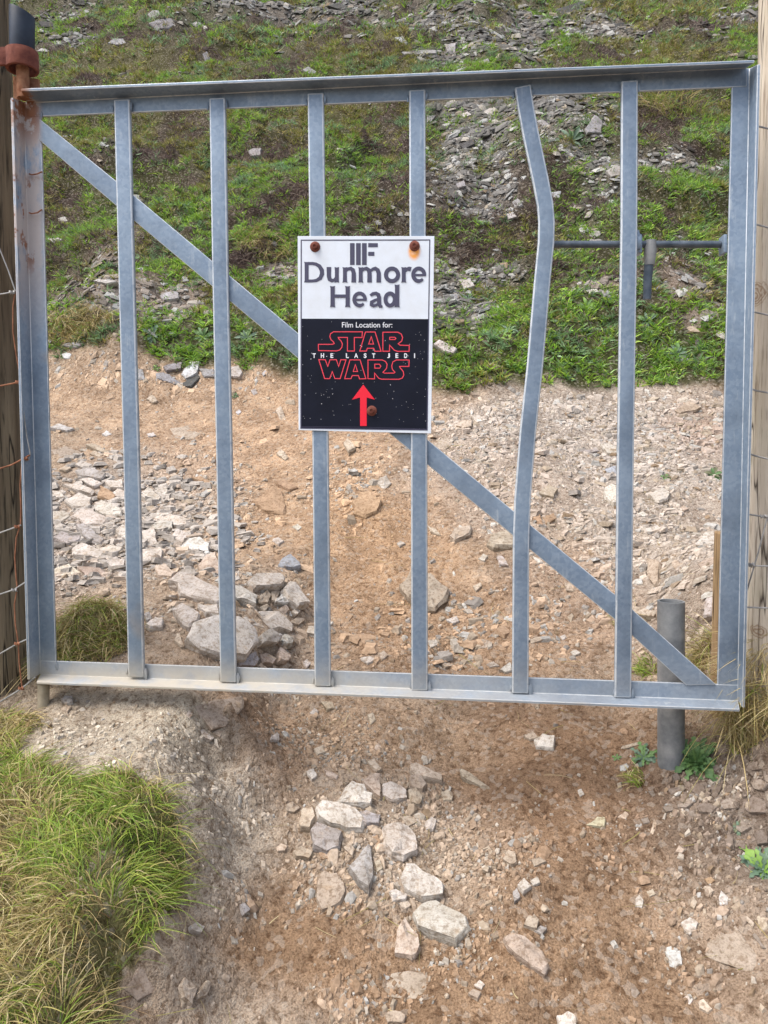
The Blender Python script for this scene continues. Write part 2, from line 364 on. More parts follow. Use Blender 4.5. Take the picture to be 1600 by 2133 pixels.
# what grows or lies on the slope: (px, py, rx, ry, kind)
COVER = Blobs([
 (1090, 60, 55, 45, 'S'), (1095, 120, 45, 30, 'S'), (980, 225, 75, 32, 'S'), (1130, 215, 120, 30, 'S'), (1000, 280, 90, 38, 'S'), (1180, 250, 70, 35, 'S'),
 (960, 330, 50, 35, 'S'), (1040, 330, 30, 30, 'S'), (940, 395, 55, 35, 'S'), (1020, 400, 50, 40, 'S'), (1230, 320, 60, 30, 'S'), (1270, 370, 50, 30, 'S'),
 (1400, 330, 90, 22, 'S'), (1010, 440, 50, 25, 'S'), (935, 620, 45, 60, 'S'), (990, 655, 40, 35, 'S'), (1020, 575, 60, 30, 'S'), (940, 560, 40, 20, 'D'),
 (560, 25, 130, 22, 'S'), (450, 20, 60, 20, 'S'), (720, 15, 80, 25, 'S'), (900, 40, 90, 30, 'S'), (1240, 55, 80, 26, 'S'), (70, 40, 60, 20, 'S'), (180, 75, 50, 12, 'S'), (1560, 30, 60, 20, 'S'),
 (930, 120, 60, 20, 'S'), (990, 80, 50, 30, 'S'),
 (240, 612, 170, 55, 'D'), (130, 620, 100, 50, 'D'), (360, 628, 90, 36, 'D'), (585, 575, 40, 30, 'D'), (1420, 590, 70, 40, 'D'), (1260, 590, 60, 16, 'D'), (1450, 660, 40, 16, 'D'),
 (1000, 528, 90, 24, 'H'), (1260, 562, 90, 26, 'H'), (1160, 560, 50, 22, 'H'), (1420, 545, 90, 20, 'H'), (520, 540, 70, 28, 'H'), (560, 520, 40, 18, 'H'), (770, 500, 60, 20, 'H'),
 (190, 55, 55, 18, 'H'), (270, 75, 55, 14, 'H'), (330, 70, 25, 10, 'H'), (610, 130, 42, 22, 'H'), (550, 150, 40, 14, 'H'), (440, 110, 50, 13, 'H'), (180, 165, 55, 14, 'H'),
 (560, 315, 85, 26, 'H'), (620, 400, 60, 30, 'H'), (560, 430, 70, 18, 'H'), (850, 300, 26, 26, 'H'), (870, 370, 60, 34, 'H'), (820, 395, 40, 22, 'H'), (900, 85, 24, 16, 'H'),
 (1390, 215, 70, 40, 'H'), (1370, 280, 50, 26, 'H'), (1470, 60, 70, 22, 'H'), (1270, 110, 40, 14, 'H'), (1440, 310, 60, 16, 'H'), (1240, 425, 40, 16, 'H'), (1380, 440, 40, 14, 'H'),
 (300, 330, 70, 24, 'H'), (170, 345, 60, 18, 'H'), (150, 420, 50, 20, 'H'), (120, 460, 50, 18, 'H'), (780, 470, 50, 14, 'H'), (400, 380, 60, 22, 'H'),
 (1180, 390, 70, 35, 'G'), (1400, 390, 90, 28, 'G'), (1400, 480, 100, 26, 'G'), (1200, 470, 80, 26, 'G'), (970, 480, 60, 22, 'G'), (250, 440, 130, 40, 'G'), (700, 330, 60, 50, 'G'), (700, 420, 80, 40, 'G'),
 (1180, 100, 60, 22, 'G'), (760, 40, 40, 20, 'G'), (560, 500, 90, 24, 'G'), (1160, 640, 140, 50, 'G'), (1380, 700, 130, 50, 'G'), (1180, 750, 200, 40, 'G'), (960, 750, 70, 40, 'G'), (470, 690, 140, 40, 'G'),
 (160, 690, 80, 26, 'Y'), (700, 215, 120, 40, 'O'), (330, 260, 150, 45, 'O'), (250, 130, 170, 40, 'O'), (1330, 130, 110, 45, 'O'), (1400, 20, 110, 22, 'O'), (720, 110, 90, 40, 'O'), (150, 300, 70, 40, 'O'),
])
def cover(x, y):
    """fractions of each kind of cover at ground points"""
    COVER.pre(x, y); keys = 'SDHGYO'; acc = {k_: np.zeros(np.shape(x)) for k_ in keys}
    for i, v in enumerate(COVER.v):
        acc[v[0]] = np.maximum(acc[v[0]], COVER.w(i, x, y))
    n1 = fbm(x, y, .7, 3, 71); n2 = fbm(x, y, .45, 3, 73)
    far = sstep(3.2, 4.5, y)
    acc['H'] = np.maximum(acc['H'], far*sstep(.58, .68, n1)*.75)
    acc['S'] = np.maximum(acc['S'], far*sstep(.67, .77, n2)*.3)
    return acc
DIRT = Blobs([
 (600, 900, 260, 110, (.42, .275, .165)), (750, 1130, 190, 110, (.40, .25, .135)), (300, 830, 220, 50, (.42, .29, .185)), (560, 1080, 110, 90, (.40, .27, .165)),
 (1250, 930, 280, 110, (.35, .305, .265)), (1400, 1150, 120, 120, (.36, .305, .255)), (1050, 1000, 130, 90, (.37, .295, .235)), (1450, 900, 70, 40, (.30, .20, .145)),
 (250, 1080, 170, 140, (.35, .29, .24)), (450, 1250, 180, 100, (.37, .28, .20)), (1000, 1330, 220, 90, (.36, .235, .14)), (820, 1290, 120, 70, (.36, .23, .13)), (1200, 1250, 100, 90, (.35, .25, .175)),
 (1150, 1640, 210, 150, (.225, .13, .068)), (1000, 2040, 380, 110, (.25, .155, .085)), (640, 1960, 130, 130, (.26, .16, .088)), (540, 1560, 70, 90, (.27, .17, .10)), (800, 1540, 240, 60, (.33, .225, .14)), (1230, 1850, 170, 170, (.25, .158, .09)),
 (450, 1700, 80, 190, (.37, .32, .26)), (420, 2060, 140, 90, (.36, .285, .215)), (820, 1780, 190, 130, (.33, .255, .185)), (560, 2120, 120, 40, (.38, .31, .24)),
 (230, 1540, 190, 85, (.42, .37, .29)), (60, 1500, 120, 60, (.32, .26, .19)), (1490, 1680, 140, 130, (.15, .115, .09)), (1590, 1720, 90, 130, (.14, .11, .09)), (1560, 1950, 120, 160, (.26, .20, .15)),
])
GRASS_PX = [(-500, 1440), (-120, 1470), (0, 1515), (55, 1580), (160, 1620), (260, 1608), (325, 1635), (370, 1700), (385, 1790), (365, 1880), (315, 1945), (262, 2015), (235, 2133), (200, 2330), (-500, 2500)]
_g = cast([p[0] for p in GRASS_PX], [p[1] for p in GRASS_PX]); GRASS_POLY = [(q[0], q[1]) for q in _g]
def ground_color(x, y, z):
    DIRT.pre(x, y); base = np.zeros(x.shape+(3,)); wsum = np.full(x.shape, .12)
    base += np.array((.35, .26, .18))*wsum[..., None]
    for i, v in enumerate(DIRT.v):
        w = DIRT.w(i, x, y, .25); base += w[..., None]*np.array(v[0]); wsum += w
    path = base/wsum[..., None]
    turf = inpoly(x, y, GRASS_POLY)[..., None]; path = np.where(turf, np.array((.17, .16, .06)), path)
    lum = path.mean(-1, keepdims=True); path = (lum+(path-lum)*.86)*(1.17-.04*sstep(-.1, .5, y))[..., None]
    hill = sstep(-.03, .05, y-y_bound(x)+(fbm(x, y, .12, 3, 81)-.5)*.12)
    c = cover(x, y)
    g = np.zeros(x.shape+(3,)) + np.array((.07, .07, .03))
    def lay(w, col):
        nonlocal g; w = np.clip(w, 0, 1)[..., None]; g = g*(1-w)+np.array(col)*w
    lay(c['G'], (.065, .08, .025)); lay(c['O'], (.10, .095, .04)); lay(c['H'], (.055, .038, .032)); lay(c['D'], (.25, .205, .17)); lay(c['S'], (.17, .155, .14))
    v = hill[..., None]
    return path*(1-v)+g*v, hill
def axis(lo, hi, a, b, fine, grow):
    mid = list(np.arange(a, b, fine)); s = fine; q = b; up = []
    while q < hi: up.append(q); s *= grow; q += s
    s = fine; q = a; dn = []
    while q > lo: s *= grow; q -= s; dn.append(q)
    return np.array(dn[::-1]+mid+up)
XA = axis(-16, 16, -1.9, 2.0, .0105, 1.035)
s_ = []; q_ = -7.0
while q_ < 40:
    s_.append(q_); a_ = max(0, -.75-q_, q_-1.5); q_ += .0095+.0068*a_
YA = np.array(s_)
gx, gy = np.meshgrid(XA, YA); gz = H(gx, gy)
gcol, ghill = ground_color(gx, gy, gz)
nx_, ny_ = len(XA), len(YA)
V = np.stack([gx, gy, gz], -1).reshape(-1, 3); CC = gcol.reshape(-1, 3); hl = ghill.reshape(-1)
ii = (np.arange(ny_-1)[:, None]*nx_+np.arange(nx_-1)[None]).ravel()
Q = np.stack([ii, ii+1, ii+nx_+1, ii+nx_], 1)
up_ = hl[Q].mean(1) > .5
for nm, sel in (('path', ~up_), ('hillside', up_)):
    q = Q[sel]; u, inv = np.unique(q, return_inverse=True)
    o = link(nm, tri_mesh(nm, V[u], inv.reshape(-1, 4), CC[u], True), GROUND); tag(o, kind='structure')

# ------------------------------------------------------------------ gate: angle-iron frame, six flat bars, a brace
YL, YB_, YF, TH = .012, .018, -.030, .006      # front of legs, back of legs, front edge of flanges, thickness
gate = empty('gate', tuple(G(90, 1420, .0)))
tag(gate, 'galvanised angle iron gate with six upright bars and a diagonal brace', 'gate')
def lerp(a, b, t): return a+(b-a)*t
def angle_rail(name, ends, out):
    """ends: per end (flange edge point, crease point, leg edge point); out = +1/-1 which side the flange plate thickens"""
    m = MB(); secs = []
    for fe, cr, le in ends:
        horiz = out[0] == 0
        o = np.array([out[0], 0, out[1]])*TH
        fe = np.array(fe); cr = np.array(cr); le = np.array(le)
        secs.append([fe, cr, le, le+np.array([0, TH, 0]), cr+np.array([0, TH, 0])+o, fe+o])
    n = 6; vs = secs[0]+secs[1]
    fs = [(i, (i+1) % n, n+(i+1) % n, n+i) for i in range(n)]
    fs += [(0, 1, 4, 5), (1, 2, 3, 4), (n+5, n+4, n+1, n+0), (n+4, n+3, n+2, n+1)]
    m.add(vs, fs)
    return link(name, m.mesh(name, .0016, True, 2, 1), GALV, gate, GALVE)
# top rail
angle_rail('top_rail', [(G(44, 190, YF), G(56, 214, YL), G(56, 243, YL)), (G(1572, 131, YF), G(1556, 141, YL), G(1556, 180, YL))], (0, 1))
angle_rail('bottom_rail', [(G(76, 1420, YF), G(84, 1405, YL), G(84, 1376, YL)), (G(1541, 1477, YF), G(1538, 1460, YL), G(1538, 1427, YL))], (0, -1))
angle_rail('hinge_stile', [(G(62, 1416, YF), G(84, 1404, YL+.001), G(117, 1404, YL+.001)), (G(27, 203, YF), G(50, 212, YL+.001), G(84, 212, YL+.001))], (-1, 0))
angle_rail('latch_stile', [(G(1546, 1474, YF), G(1537, 1459, YL+.001), G(1494, 1459, YL+.001)), (G(1578, 134, YF), G(1562, 142, YL+.001), G(1526, 142, YL+.001))], (1, 0))
# bars
def flat_bar(name, pts, wpx, y0=0.0, t=YL-.0004, bev=.0035, ends=None):
    """pts: pixel centre line in the plane of the bar fronts"""
    c = [G(px, py, y0) for px, py in pts]; m = MB(); n = len(c); vs = []
    for i, p in enumerate(c):
        d = c[min(i+1, n-1)]-c[max(i-1, 0)]; d /= np.linalg.norm(d)
        s = np.array([d[2], 0, -d[0]]); s = -s if s[0] < 0 else s
        w = wpx*(p-CAM)@FW/F_PX/2
        vs += [p-s*w, p+s*w, p+s*w+np.array([0, t, 0]), p-s*w+np.array([0, t, 0])]
    if ends:
        for i, (l, r) in ((0, ends[0]), (n-1, ends[1])):
            a, b = G(*l, y0), G(*r, y0); dy = np.array([0, t, 0]); vs[4*i:4*i+4] = [a, b, b+dy, a+dy]
    fs = [(3, 2, 1, 0), tuple(range(4*n-4, 4*n))]
    for i in range(n-1):
        for k in range(4): fs.append((4*i+k, 4*i+(k+1) % 4, 4*i+4+(k+1) % 4, 4*i+4+k))
    m.add(vs, fs)
    return link(name, m.mesh(name, bev, True, 3, 1), GALV, gate, GALVE)
BARS = [[(253, 206), (262, 560), (272, 930), (283, 1411)], [(452, 203), (458, 560), (466, 930), (475, 1422)],
        [(657, 193), (661, 500), (667, 920), (672, 1430)], [(869, 186), (870, 500), (873, 920), (874, 1439)],
        [(1089, 178), (1096, 224), (1106, 278), (1126, 372), (1136, 424), (1139, 462), (1138, 505), (1130, 585), (1115, 760), (1100, 900), (1089, 1040), (1086, 1120), (1084, 1445)],
        [(1312, 167), (1311, 470), (1304, 930), (1298, 1454)]]
for i, b in enumerate(BARS):
    o = flat_bar('bar', b, 34)
    if i == 4: o['label'] = 'upright bar bent out of line to the right'
# weld beads at bar ends
def bead(px, py, r, y=.006, n=5):
    m = MB(); p = G(px, py, y); rr = r*(p-CAM)@FW/F_PX
    rg = np.random.default_rng(int(px*7+py)); vs = []; fs = []
    A, B2 = 8, 5
    for j in range(B2+1):
        th = math.pi*j/B2
        for i in range(A):
            ph = 2*math.pi*i/A; q = rr*(1+rg.uniform(-.25, .25))
            vs.append(p+q*np.array([math.sin(th)*math.cos(ph)*.55, math.sin(th)*math.sin(ph)*.35, math.cos(th)*1.3]))
    for j in range(B2):
        for i in range(A): fs.append((j*A+i, j*A+(i+1) % A, (j+1)*A+(i+1) % A, (j+1)*A+i))
    m.add(vs, fs); return link('weld', m.mesh('weld', 0, True), GALV, gate)
for b in BARS:
    (tx, ty), (bx_, by_) = b[0], b[-1]
    bead(tx+19, ty+14, 7); bead(tx-19, ty+20, 5, .009); bead(bx_+20, by_-8, 9); bead(bx_-19, by_-12, 5, .009)
for px, py, r in ((1330, 503, 13), (1329, 490, 8), (86, 240, 6), (118, 1386, 7), (280, 440, 6), (482, 610, 6)):
    bead(px, py, r, .012)
# diagonal brace, in the plane of the legs, behind the bars
flat_bar('diagonal_brace', [(80, 268), (268, 424), (466, 590), (660, 753), (870, 925), (1085, 1103), (1290, 1272), (1462, 1424)], 40, YL-.004, .009, .0016, ends=[((81, 291), (82, 247)), ((1430, 1428), (1492, 1426))])
# top hinge: pin, collar plate and the cut-off end of the pin
hp = MB(); c0 = G(47, 150, -.006); c1 = G(49, 205, -.006); hp.tube([c0+np.array([0, 0, .01]), c1], .0135, 14); link('hinge_pin', hp.mesh('hinge_pin', 0, True), ORUST, gate)
pl = MB()
a, b, c, d = G(26, 158, .012), G(80, 164, .012), G(82, 200, .012), G(28, 208, .012)
pl.box8([d, c, c+np.array([0, .006, 0]), d+np.array([0, .006, 0]), a, b, b+np.array([0, .006, 0]), a+np.array([0, .006, 0])]); link('hinge_plate', pl.mesh('hinge_plate', .001), ORUST, gate)
pe = MB(); a = G(46, 24, -.006); b = G(46, 104, -.006)
pe.tube([b, a], .0262, 22)
me = pe.mesh('pin_cap', .002, True)
for v in me.vertices:
    if v.co.z > (a[2]+b[2])/2: v.co.z -= .012*(v.co.x-a[0])/.026*.9
link('pin_cap', me, DARKP, gate)
lp = MB(); lp.tube([G(91, 1424, -.004), G(90, 1500, -.004)], .0132, 14); link('bottom_pin', lp.mesh('bottom_pin', 0, True), MUDPIN, gate)
# two rusty hooks of old wire on the hinge stile
for py, y2 in ((362, 358), (443, 437)):
    hk = MB(); hk.tube([G(61, py, .009), G(66, py+2, .002), G(78, py, .001), G(86, y2, .008), G(89, y2, .02)], .0016, 6); link('wire_hook', hk.mesh('wire_hook', 0, True), WIRER, gate)
# sliding bolt behind the bars
YSB = .034
sb = MB(); sb.tube([G(1120, 509, YSB), G(1300, 509, YSB), G(1512, 509, YSB)], .0077, 12); bolt = link('slide_bolt', sb.mesh('slide_bolt', 0, True), BOLTM, gate)
sh = MB(); sh.tube([G(1356, 512, YSB), G(1353, 540, YSB+.001), G(1349, 585, YSB+.003), G(1348, 624, YSB+.004)], [.0125, .0105, .0092, .0090], 12); link('bolt_handle', sh.mesh('bolt_handle', 0, True), BOLTM, bolt)
cl = MB(); cl.tube([G(1356, 500, YSB-.002), G(1355, 520, YSB-.001), G(1353, 552, YSB+.001)], [.0105, .0135, .0108], 12); link('handle_collar', cl.mesh('handle_collar', 0, True), PIPE, bolt)
for px, w in ((1334, 9), (1512, 8)):
    bk = MB(); p0 = G(px-w/2, 526, YL+.004); p1 = G(px+w/2, 526, YL+.004); q0 = G(px-w/2, 487, YL+.004); q1 = G(px+w/2, 487, YL+.004); dy = np.array([0, .034, 0])
    bk.box8([p0, p1, p1+dy, p0+dy, q0, q1, q1+dy, q0+dy]); link('bolt_keeper', bk.mesh('bolt_keeper', .003, True), GALV, gate)

# rusty hinge eye driven into the left post
eye = empty('hinge_eye', tuple(G(20, 150, -.006)))
tag(eye, 'rusty iron hinge eye joining the gate to the dark left post', 'hinge')
cp = G(46, 127, -.006); ri, ro, hz = .0275, .0345, .0200
m = MB(); n = 28; vs = []; fs = []
for k in range(n):
    an = 2*math.pi*k/n; cs, sn = math.cos(an), math.sin(an)
    for r_, z_ in ((ro, -hz), (ro, hz), (ri, hz), (ri, -hz)): vs.append(cp+np.array([r_*cs, r_*sn, z_]))
for k in range(n):
    j = (k+1) % n
    for e in range(4): fs.append((4*k+e, 4*j+e, 4*j+(e+1) % 4, 4*k+(e+1) % 4))
m.add(vs, fs); link('eye_ring', m.mesh('eye_ring', .0022, True), RUST, eye)
m = MB(); x0 = cp[0]-.13; x1 = cp[0]-.02
m.box8([(x0, cp[1]-.026, cp[2]-hz*.95), (x1, cp[1]-.026, cp[2]-hz*.95), (x1, cp[1]-.018, cp[2]-hz*.95), (x0, cp[1]-.018, cp[2]-hz*.95),
        (x0, cp[1]-.026, cp[2]+hz*.95), (x1, cp[1]-.026, cp[2]+hz*.95), (x1, cp[1]-.018, cp[2]+hz*.95), (x0, cp[1]-.018, cp[2]+hz*.95)])
link('eye_strap', m.mesh('eye_strap', .002, True), RUST, eye)

# ------------------------------------------------------------------ posts
def pole(name, base, top, r, mat, label, cat='post', seed=0, split=None, knots=()):
    base = np.array(base); top = np.array(top); n, L = 72, 150; vs = []; fs = []
    for j in range(L+1):
        t = j/L; c = base+(top-base)*t; zz = c[2]
        for i in range(n):
            a = 2*math.pi*i/n
            f = fbm(np.array(math.cos(a)*3+seed), np.array(math.sin(a)*3+zz*.35), .30, 3, seed)-.5
            g = fbm(np.array(i*.9), np.array(zz*1.3+seed), 1.0, 2, seed+5)-.5
            crack = math.exp(-((fbm(np.array(i*.35+seed), np.array(zz*.8), 1.0, 2, seed+9)-.5)/.03)**2)
            rr = r*(1+.10*f+.05*g-.07*crack)
            for kx, kz, kr in knots:
                da = (math.atan2(math.sin(a-kx), math.cos(a-kx)))*r; q = math.hypot(da, zz-kz)
                rr += r*.06*math.exp(-(q/kr)**2)-r*.08*math.exp(-(q/(kr*.35))**2)
            vs.append(c+np.array([rr*math.cos(a), rr*math.sin(a), 0]))
    for j in range(L):
        for i in range(n): fs.append((j*n+i, j*n+(i+1) % n, (j+1)*n+(i+1) % n, (j+1)*n+i))
    fs.append(tuple(range(L*n, L*n+n)))
    m = MB(); m.add(vs, fs); o = link(name, m.mesh(name, 0, False), mat); o.data.polygons.foreach_set('use_smooth', np.ones(len(o.data.polygons), bool))
    return tag(o, label, cat)
yl = .075; rl = .085
e0 = G(12, 60, yl); e1 = G(64, 1480, yl)
pole('wooden_post', e1+np.array([-rl*1.02, 0, -.30]), e0+np.array([-rl*1.02, 0, .30]), rl, WOODL, 'dark weathered round fence post on the hinge side of the gate', seed=3)
yr = .085; rr_ = .075
e0 = G(1584, 0, yr); e1 = G(1549, 1390, yr)
pole('wooden_post', e1+np.array([rr_*1.02, 0, -.28]), e0+np.array([rr_*1.02, 0, .25]), rr_, WOODR, 'pale grey knotty fence post on the latch side of the gate', seed=8,
     knots=[(-2.2, G(1590, 487, yr)[2], .014), (-2.0, G(1593, 602, yr)[2], .022), (-2.3, G(1575, 860, yr)[2], .010), (-2.15, G(1590, 1110, yr)[2], .012)])
e0 = G(1499, 1110, .16); e1 = G(1484, 1430, .16)
pole('wooden_stake', e1+np.array([.05, .02, -.12]), e0+np.array([.042, .02, .0]), .045, WOODS, 'short split brown stake behind the foot of the latch stile', 'stake', seed=14)

# steel pipe standing behind the latch corner
pt = G(1398, 1252, .10); pb = G(1398, 1600, .10)
m = MB(); n = 28; R0, R1 = .0300, .0255; vs = []; fs = []
prof_ = [(R0, pb[2]-.12), (R0, pb[2]+.10), (R0, pt[2]-.01), (R0*.995, pt[2]), (R1, pt[2]), (R1, pt[2]-.16)]
for r_, z_ in prof_:
    t = (z_-pb[2])/(pt[2]-pb[2]); cx = pb[0]+(pt[0]-pb[0])*t
    for k in range(n): vs.append((cx+r_*math.cos(2*math.pi*k/n), pt[1]+r_*math.sin(2*math.pi*k/n), z_))
for j in range(len(prof_)-1):
    for k in range(n): fs.append((j*n+k, j*n+(k+1) % n, (j+1)*n+(k+1) % n, (j+1)*n+k))
fs.append(tuple(range(5*n, 6*n)))
m.add(vs, fs); tag(link('steel_pipe', m.mesh('steel_pipe', 0, True), PIPE), 'open grey steel pipe standing in the ground behind the latch corner', 'pipe')

# ------------------------------------------------------------------ fence wires round both posts
def wire(parent, pts, y, r, mat, name='wire_strand'):
    P3 = [G(px, py, y+(dy[0] if dy else 0)) for px, py, *dy in pts]
    Q3 = []
    for i in range(len(P3)-1):
        for t in (0, .33, .66): Q3.append(P3[i]*(1-t)+P3[i+1]*t)
    Q3.append(P3[-1]); m = MB(); m.tube(Q3, r, 7); return link(name, m.mesh(name, 0, True), mat, parent)
def knot(parent, px, py, y, mat, s=.006):
    m = MB(); c = G(px, py, y)
    pts = [c+np.array([(k-7)*.0009*s/.006, math.cos(k*1.7)*s*.45, math.sin(k*1.7)*s*.55]) for k in range(15)]
    m.tube(pts, .0016, 6); return link('knot', m.mesh('knot', 0, True), mat, parent)
yw = -.022
fl = empty('wire_fence', tuple(G(20, 950, yw))); tag(fl, 'rusty knotted stock fence wire stapled to the dark left post', 'wire fence')
wire(fl, [(-60, 380), (0, 520), (18, 565), (32, 606)], yw, .0015, WIREG)
wire(fl, [(32, 606), (27, 640), (27, 690), (34, 740), (43, 785), (45, 797)], yw, .0015, WIRER)
wire(fl, [(45, 797), (48, 850), (56, 910), (63, 945), (60, 958), (46, 962)], yw, .0015, WIREG)
wire(fl, [(46, 962), (42, 1010), (44, 1060), (43, 1092), (34, 1120), (31, 1160), (33, 1195), (36, 1225)], yw, .0016, WIRER)
wire(fl, [(36, 1225), (30, 1260), (32, 1300), (38, 1338), (40, 1380), (46, 1432)], yw, .0016, WIRER)
for pts, mt in (([(-120, 618), (0, 613), (32, 608)], WIREG), ([(-120, 812), (0, 804), (46, 795)], WIRER), ([(-120, 990), (0, 976), (25, 968), (62, 948)], WIRER), ([(-120, 1150), (0, 1110), (44, 1094)], WIREG),
                ([(-120, 1260), (0, 1238), (30, 1228), (54, 1212)], WIREG), ([(-120, 1410), (0, 1362), (38, 1340), (60, 1330)], WIREG), ([(-120, 1500), (0, 1462), (46, 1434), (74, 1410)], WIREG)):
    wire(fl, pts, yw-.002, .0019, mt)
for px, py, mt in ((25, 609, WIREG), (38, 796, WIRER), (52, 955, WIRER), (36, 1097, WIRER), (30, 1229, WIREG), (36, 1341, WIRER), (44, 1434, WIRER)): knot(fl, px, py, yw-.003, mt)
yw = -.002
fr = empty('wire_fence', tuple(G(1590, 950, yw))); tag(fr, 'bare steel fence wires wrapped round the pale right post', 'wire fence')
for pts in ([(1575, 262, .03), (1600, 268, .006), (1680, 272)], [(1570, 466, .03), (1600, 474, .006), (1680, 478)], [(1566, 649, .03), (1600, 656, .006), (1680, 655)], [(1562, 808, .03), (1575, 814, .012), (1600, 818), (1680, 818)],
            [(1558, 944, .03), (1575, 950, .012), (1600, 956), (1680, 958)], [(1555, 1071, .02), (1590, 1076), (1680, 1082)], [(1554, 1176, .012), (1575, 1179), (1680, 1180)], [(1552, 1265, .012), (1680, 1269)]):
    wire(fr, pts, yw, .0019, WIREG)
wire(fr, [(1610, 1040), (1597, 1084), (1580, 1150), (1562, 1210), (1551, 1250)], yw-.003, .0016, WIREG)
knot(fr, 1590, 1076, yw-.003, WIREG); knot(fr, 1562, 1177, yw-.003, WIREG, .008)

# ------------------------------------------------------------------ sign board
SG = [(620, 491.5), (905, 491.5), (898, 903), (622, 896)]
YS = -.0045
m_face = NT('sign_white_print'); p_ = m_face.pos(); cx_, cy_, cz_ = G(863, 514, YS)
dx_ = m_face.math('SUBTRACT', m_face.sep(p_)[0], float(cx_)); dz_ = m_face.math('SUBTRACT', m_face.sep(p_)[2], float(cz_)-.009)
rr2 = m_face.math('SQRT', m_face.math('ADD', m_face.math('POWER', m_face.math('MULTIPLY', dx_, 1.15), 2.), m_face.math('POWER', m_face.math('MULTIPLY', dz_, .8), 2.)))
stn = m_face.math('MULTIPLY', m_face.range(rr2, .019, .009), m_face.ramp(m_face.noise(120, 3, .5, p_), [(.2, .6), (.6, 1.)]))
WHITE = m_face.done(m_face.mix(stn, m_face.mix(m_face.ramp(m_face.noise(16, 6, .7, p_), [(.42, 0.), (.75, .6)]), (.72, .77, .84), (.60, .62, .63)), (.85, .33, .03)), .32, 0, None, .5)
NAVY = m_simple('sign_black_print', (.008, .009, .016), (.012, .014, .026), 8, .38, 0, 0); NAVY.node_tree.nodes['Principled BSDF'].inputs['Specular IOR Level'].default_value = .12
INK = NT('sign_grey_ink').done((.055, .052, .095), .4)
REDM = NT('sign_red_ink').done((.80, .006, .03), .4)
REDL = NT('sign_red_line').done((.80, .045, .075), .4)
WHT = NT('sign_white_ink').done((.75, .76, .80), .4)
sign = empty('sign', tuple(G(760, 897, YS)))
tag(sign, 'white and black printed sign with red arrow bolted to the middle bars', 'sign')
def Zp(X, Y, lift=0.0):
    return G(600+X/4.7406, 470+Y/4.7406, YS-lift)
def polyface(m, pts, lift):
    vs = [Zp(x, y, lift) for x, y in pts]; m.add(vs, [tuple(range(len(vs)))])
def stroke(m, pts, ws, lift, closed=False):
    pts = [np.array(p, float) for p in pts]; n = len(pts); ws = ws if hasattr(ws, '__len__') else [ws]*n
    L, R = [], []
    for i, p in enumerate(pts):
        a = pts[(i-1) % n] if closed or i > 0 else None; b = pts[(i+1) % n] if closed or i < n-1 else None
        d1 = (p-a)/np.linalg.norm(p-a) if a is not None else None; d2 = (b-p)/np.linalg.norm(b-p) if b is not None else None
        if d1 is None: d1 = d2
        if d2 is None: d2 = d1
        n1 = np.array([-d1[1], d1[0]]); n2 = np.array([-d2[1], d2[0]]); nn = n1+n2; q = np.linalg.norm(nn)
        nn = nn/q if q > 1e-6 else n1
        k = min(1/max(nn@n1, .35), 2.2)
        L.append(p+nn*ws[i]/2*k); R.append(p-nn*ws[i]/2*k)
    vs = [Zp(*p, lift) for p in L]+[Zp(*p, lift) for p in R]
    fs = [(i, (i+1) % n, n+(i+1) % n, n+i) for i in range(n if closed else n-1)]
    m.add(vs, fs)
def arc(cx, cy, rx, ry, a0, a1, n=14):
    return [(cx+rx*math.cos(math.radians(a0+(a1-a0)*i/n)), cy-ry*math.sin(math.radians(a0+(a1-a0)*i/n))) for i in range(n+1)]
bd = MB(); fr4 = [G(px, py, YS) for px, py in SG]; dy = np.array([0, .0040, 0])
bd.box8([fr4[3], fr4[2], fr4[2]+dy, fr4[3]+dy, fr4[0], fr4[1], fr4[1]+dy, fr4[0]+dy])
link('board', bd.mesh('board', .0008), WHITE, sign)
L0, L1, L2, L3 = .00025, .0005, .0008, .0011
m = MB(); polyface(m, [(133, 918), (1385, 922), (1378, 2012), (124, 1998)], L0); link('black_panel', m.mesh('black_panel'), NAVY, sign)
m = MB(); stroke(m, [(131, 143), (1400, 141), (1374, 2018), (127, 2000)], 11, L0+.0001, True); link('border_line', m.mesh('border_line'), INK, sign)
m = MB(); stroke(m, [(133, 1984), (750, 1990), (1374, 2008)], 3, L1); link('edge_line', m.mesh('edge_line'), INK, sign)
m = MB()
for q in ([612, 172, 658, 388], [672, 172, 718, 388], [731, 172, 777, 388], [792, 172, 887, 212], [792, 258, 853, 298]):
    polyface(m, [(q[0], q[1]), (q[2], q[1]), (q[2], q[3]), (q[0], q[3])], L1)
link('logo', m.mesh('logo'), INK, sign)
class Lift:
    v = L1
    def __call__(s): s.v += .00004; return s.v
lf = Lift(); m = MB()
def stem(x, y0, y1, w=42, fl=5):
    h = w/2; polyface(m, [(x-h-fl, y0-2), (x, y0+3), (x+h+fl, y0-2), (x+h, y0+18), (x+h-1, (y0+y1)/2), (x+h, y1-18), (x+h+fl, y1+3), (x, y1-3), (x-h-fl, y1+3), (x-h, y1-18), (x-h+1, (y0+y1)/2), (x-h, y0+18)], lf())
stem(184, 358, 559, 40)
stroke(m, [(170, 374), (240, 373), (275, 379), (310, 400), (334, 440), (336, 478), (318, 518), (280, 541), (240, 546), (170, 546)], [30, 30, 32, 37, 42, 42, 37, 31, 29, 29], lf())
stroke(m, [(404, 408), (404, 500), (412, 530), (434, 543), (458, 536), (476, 515)], [46, 42, 40, 34, 30, 28], lf()); stem(482, 410, 560, 40, 3)      # u
stem(562, 410, 560, 40); stroke(m, [(565, 450), (590, 428), (620, 422), (641, 438), (649, 470), (649, 560)], [24, 30, 34, 40, 42, 46], lf())                # n
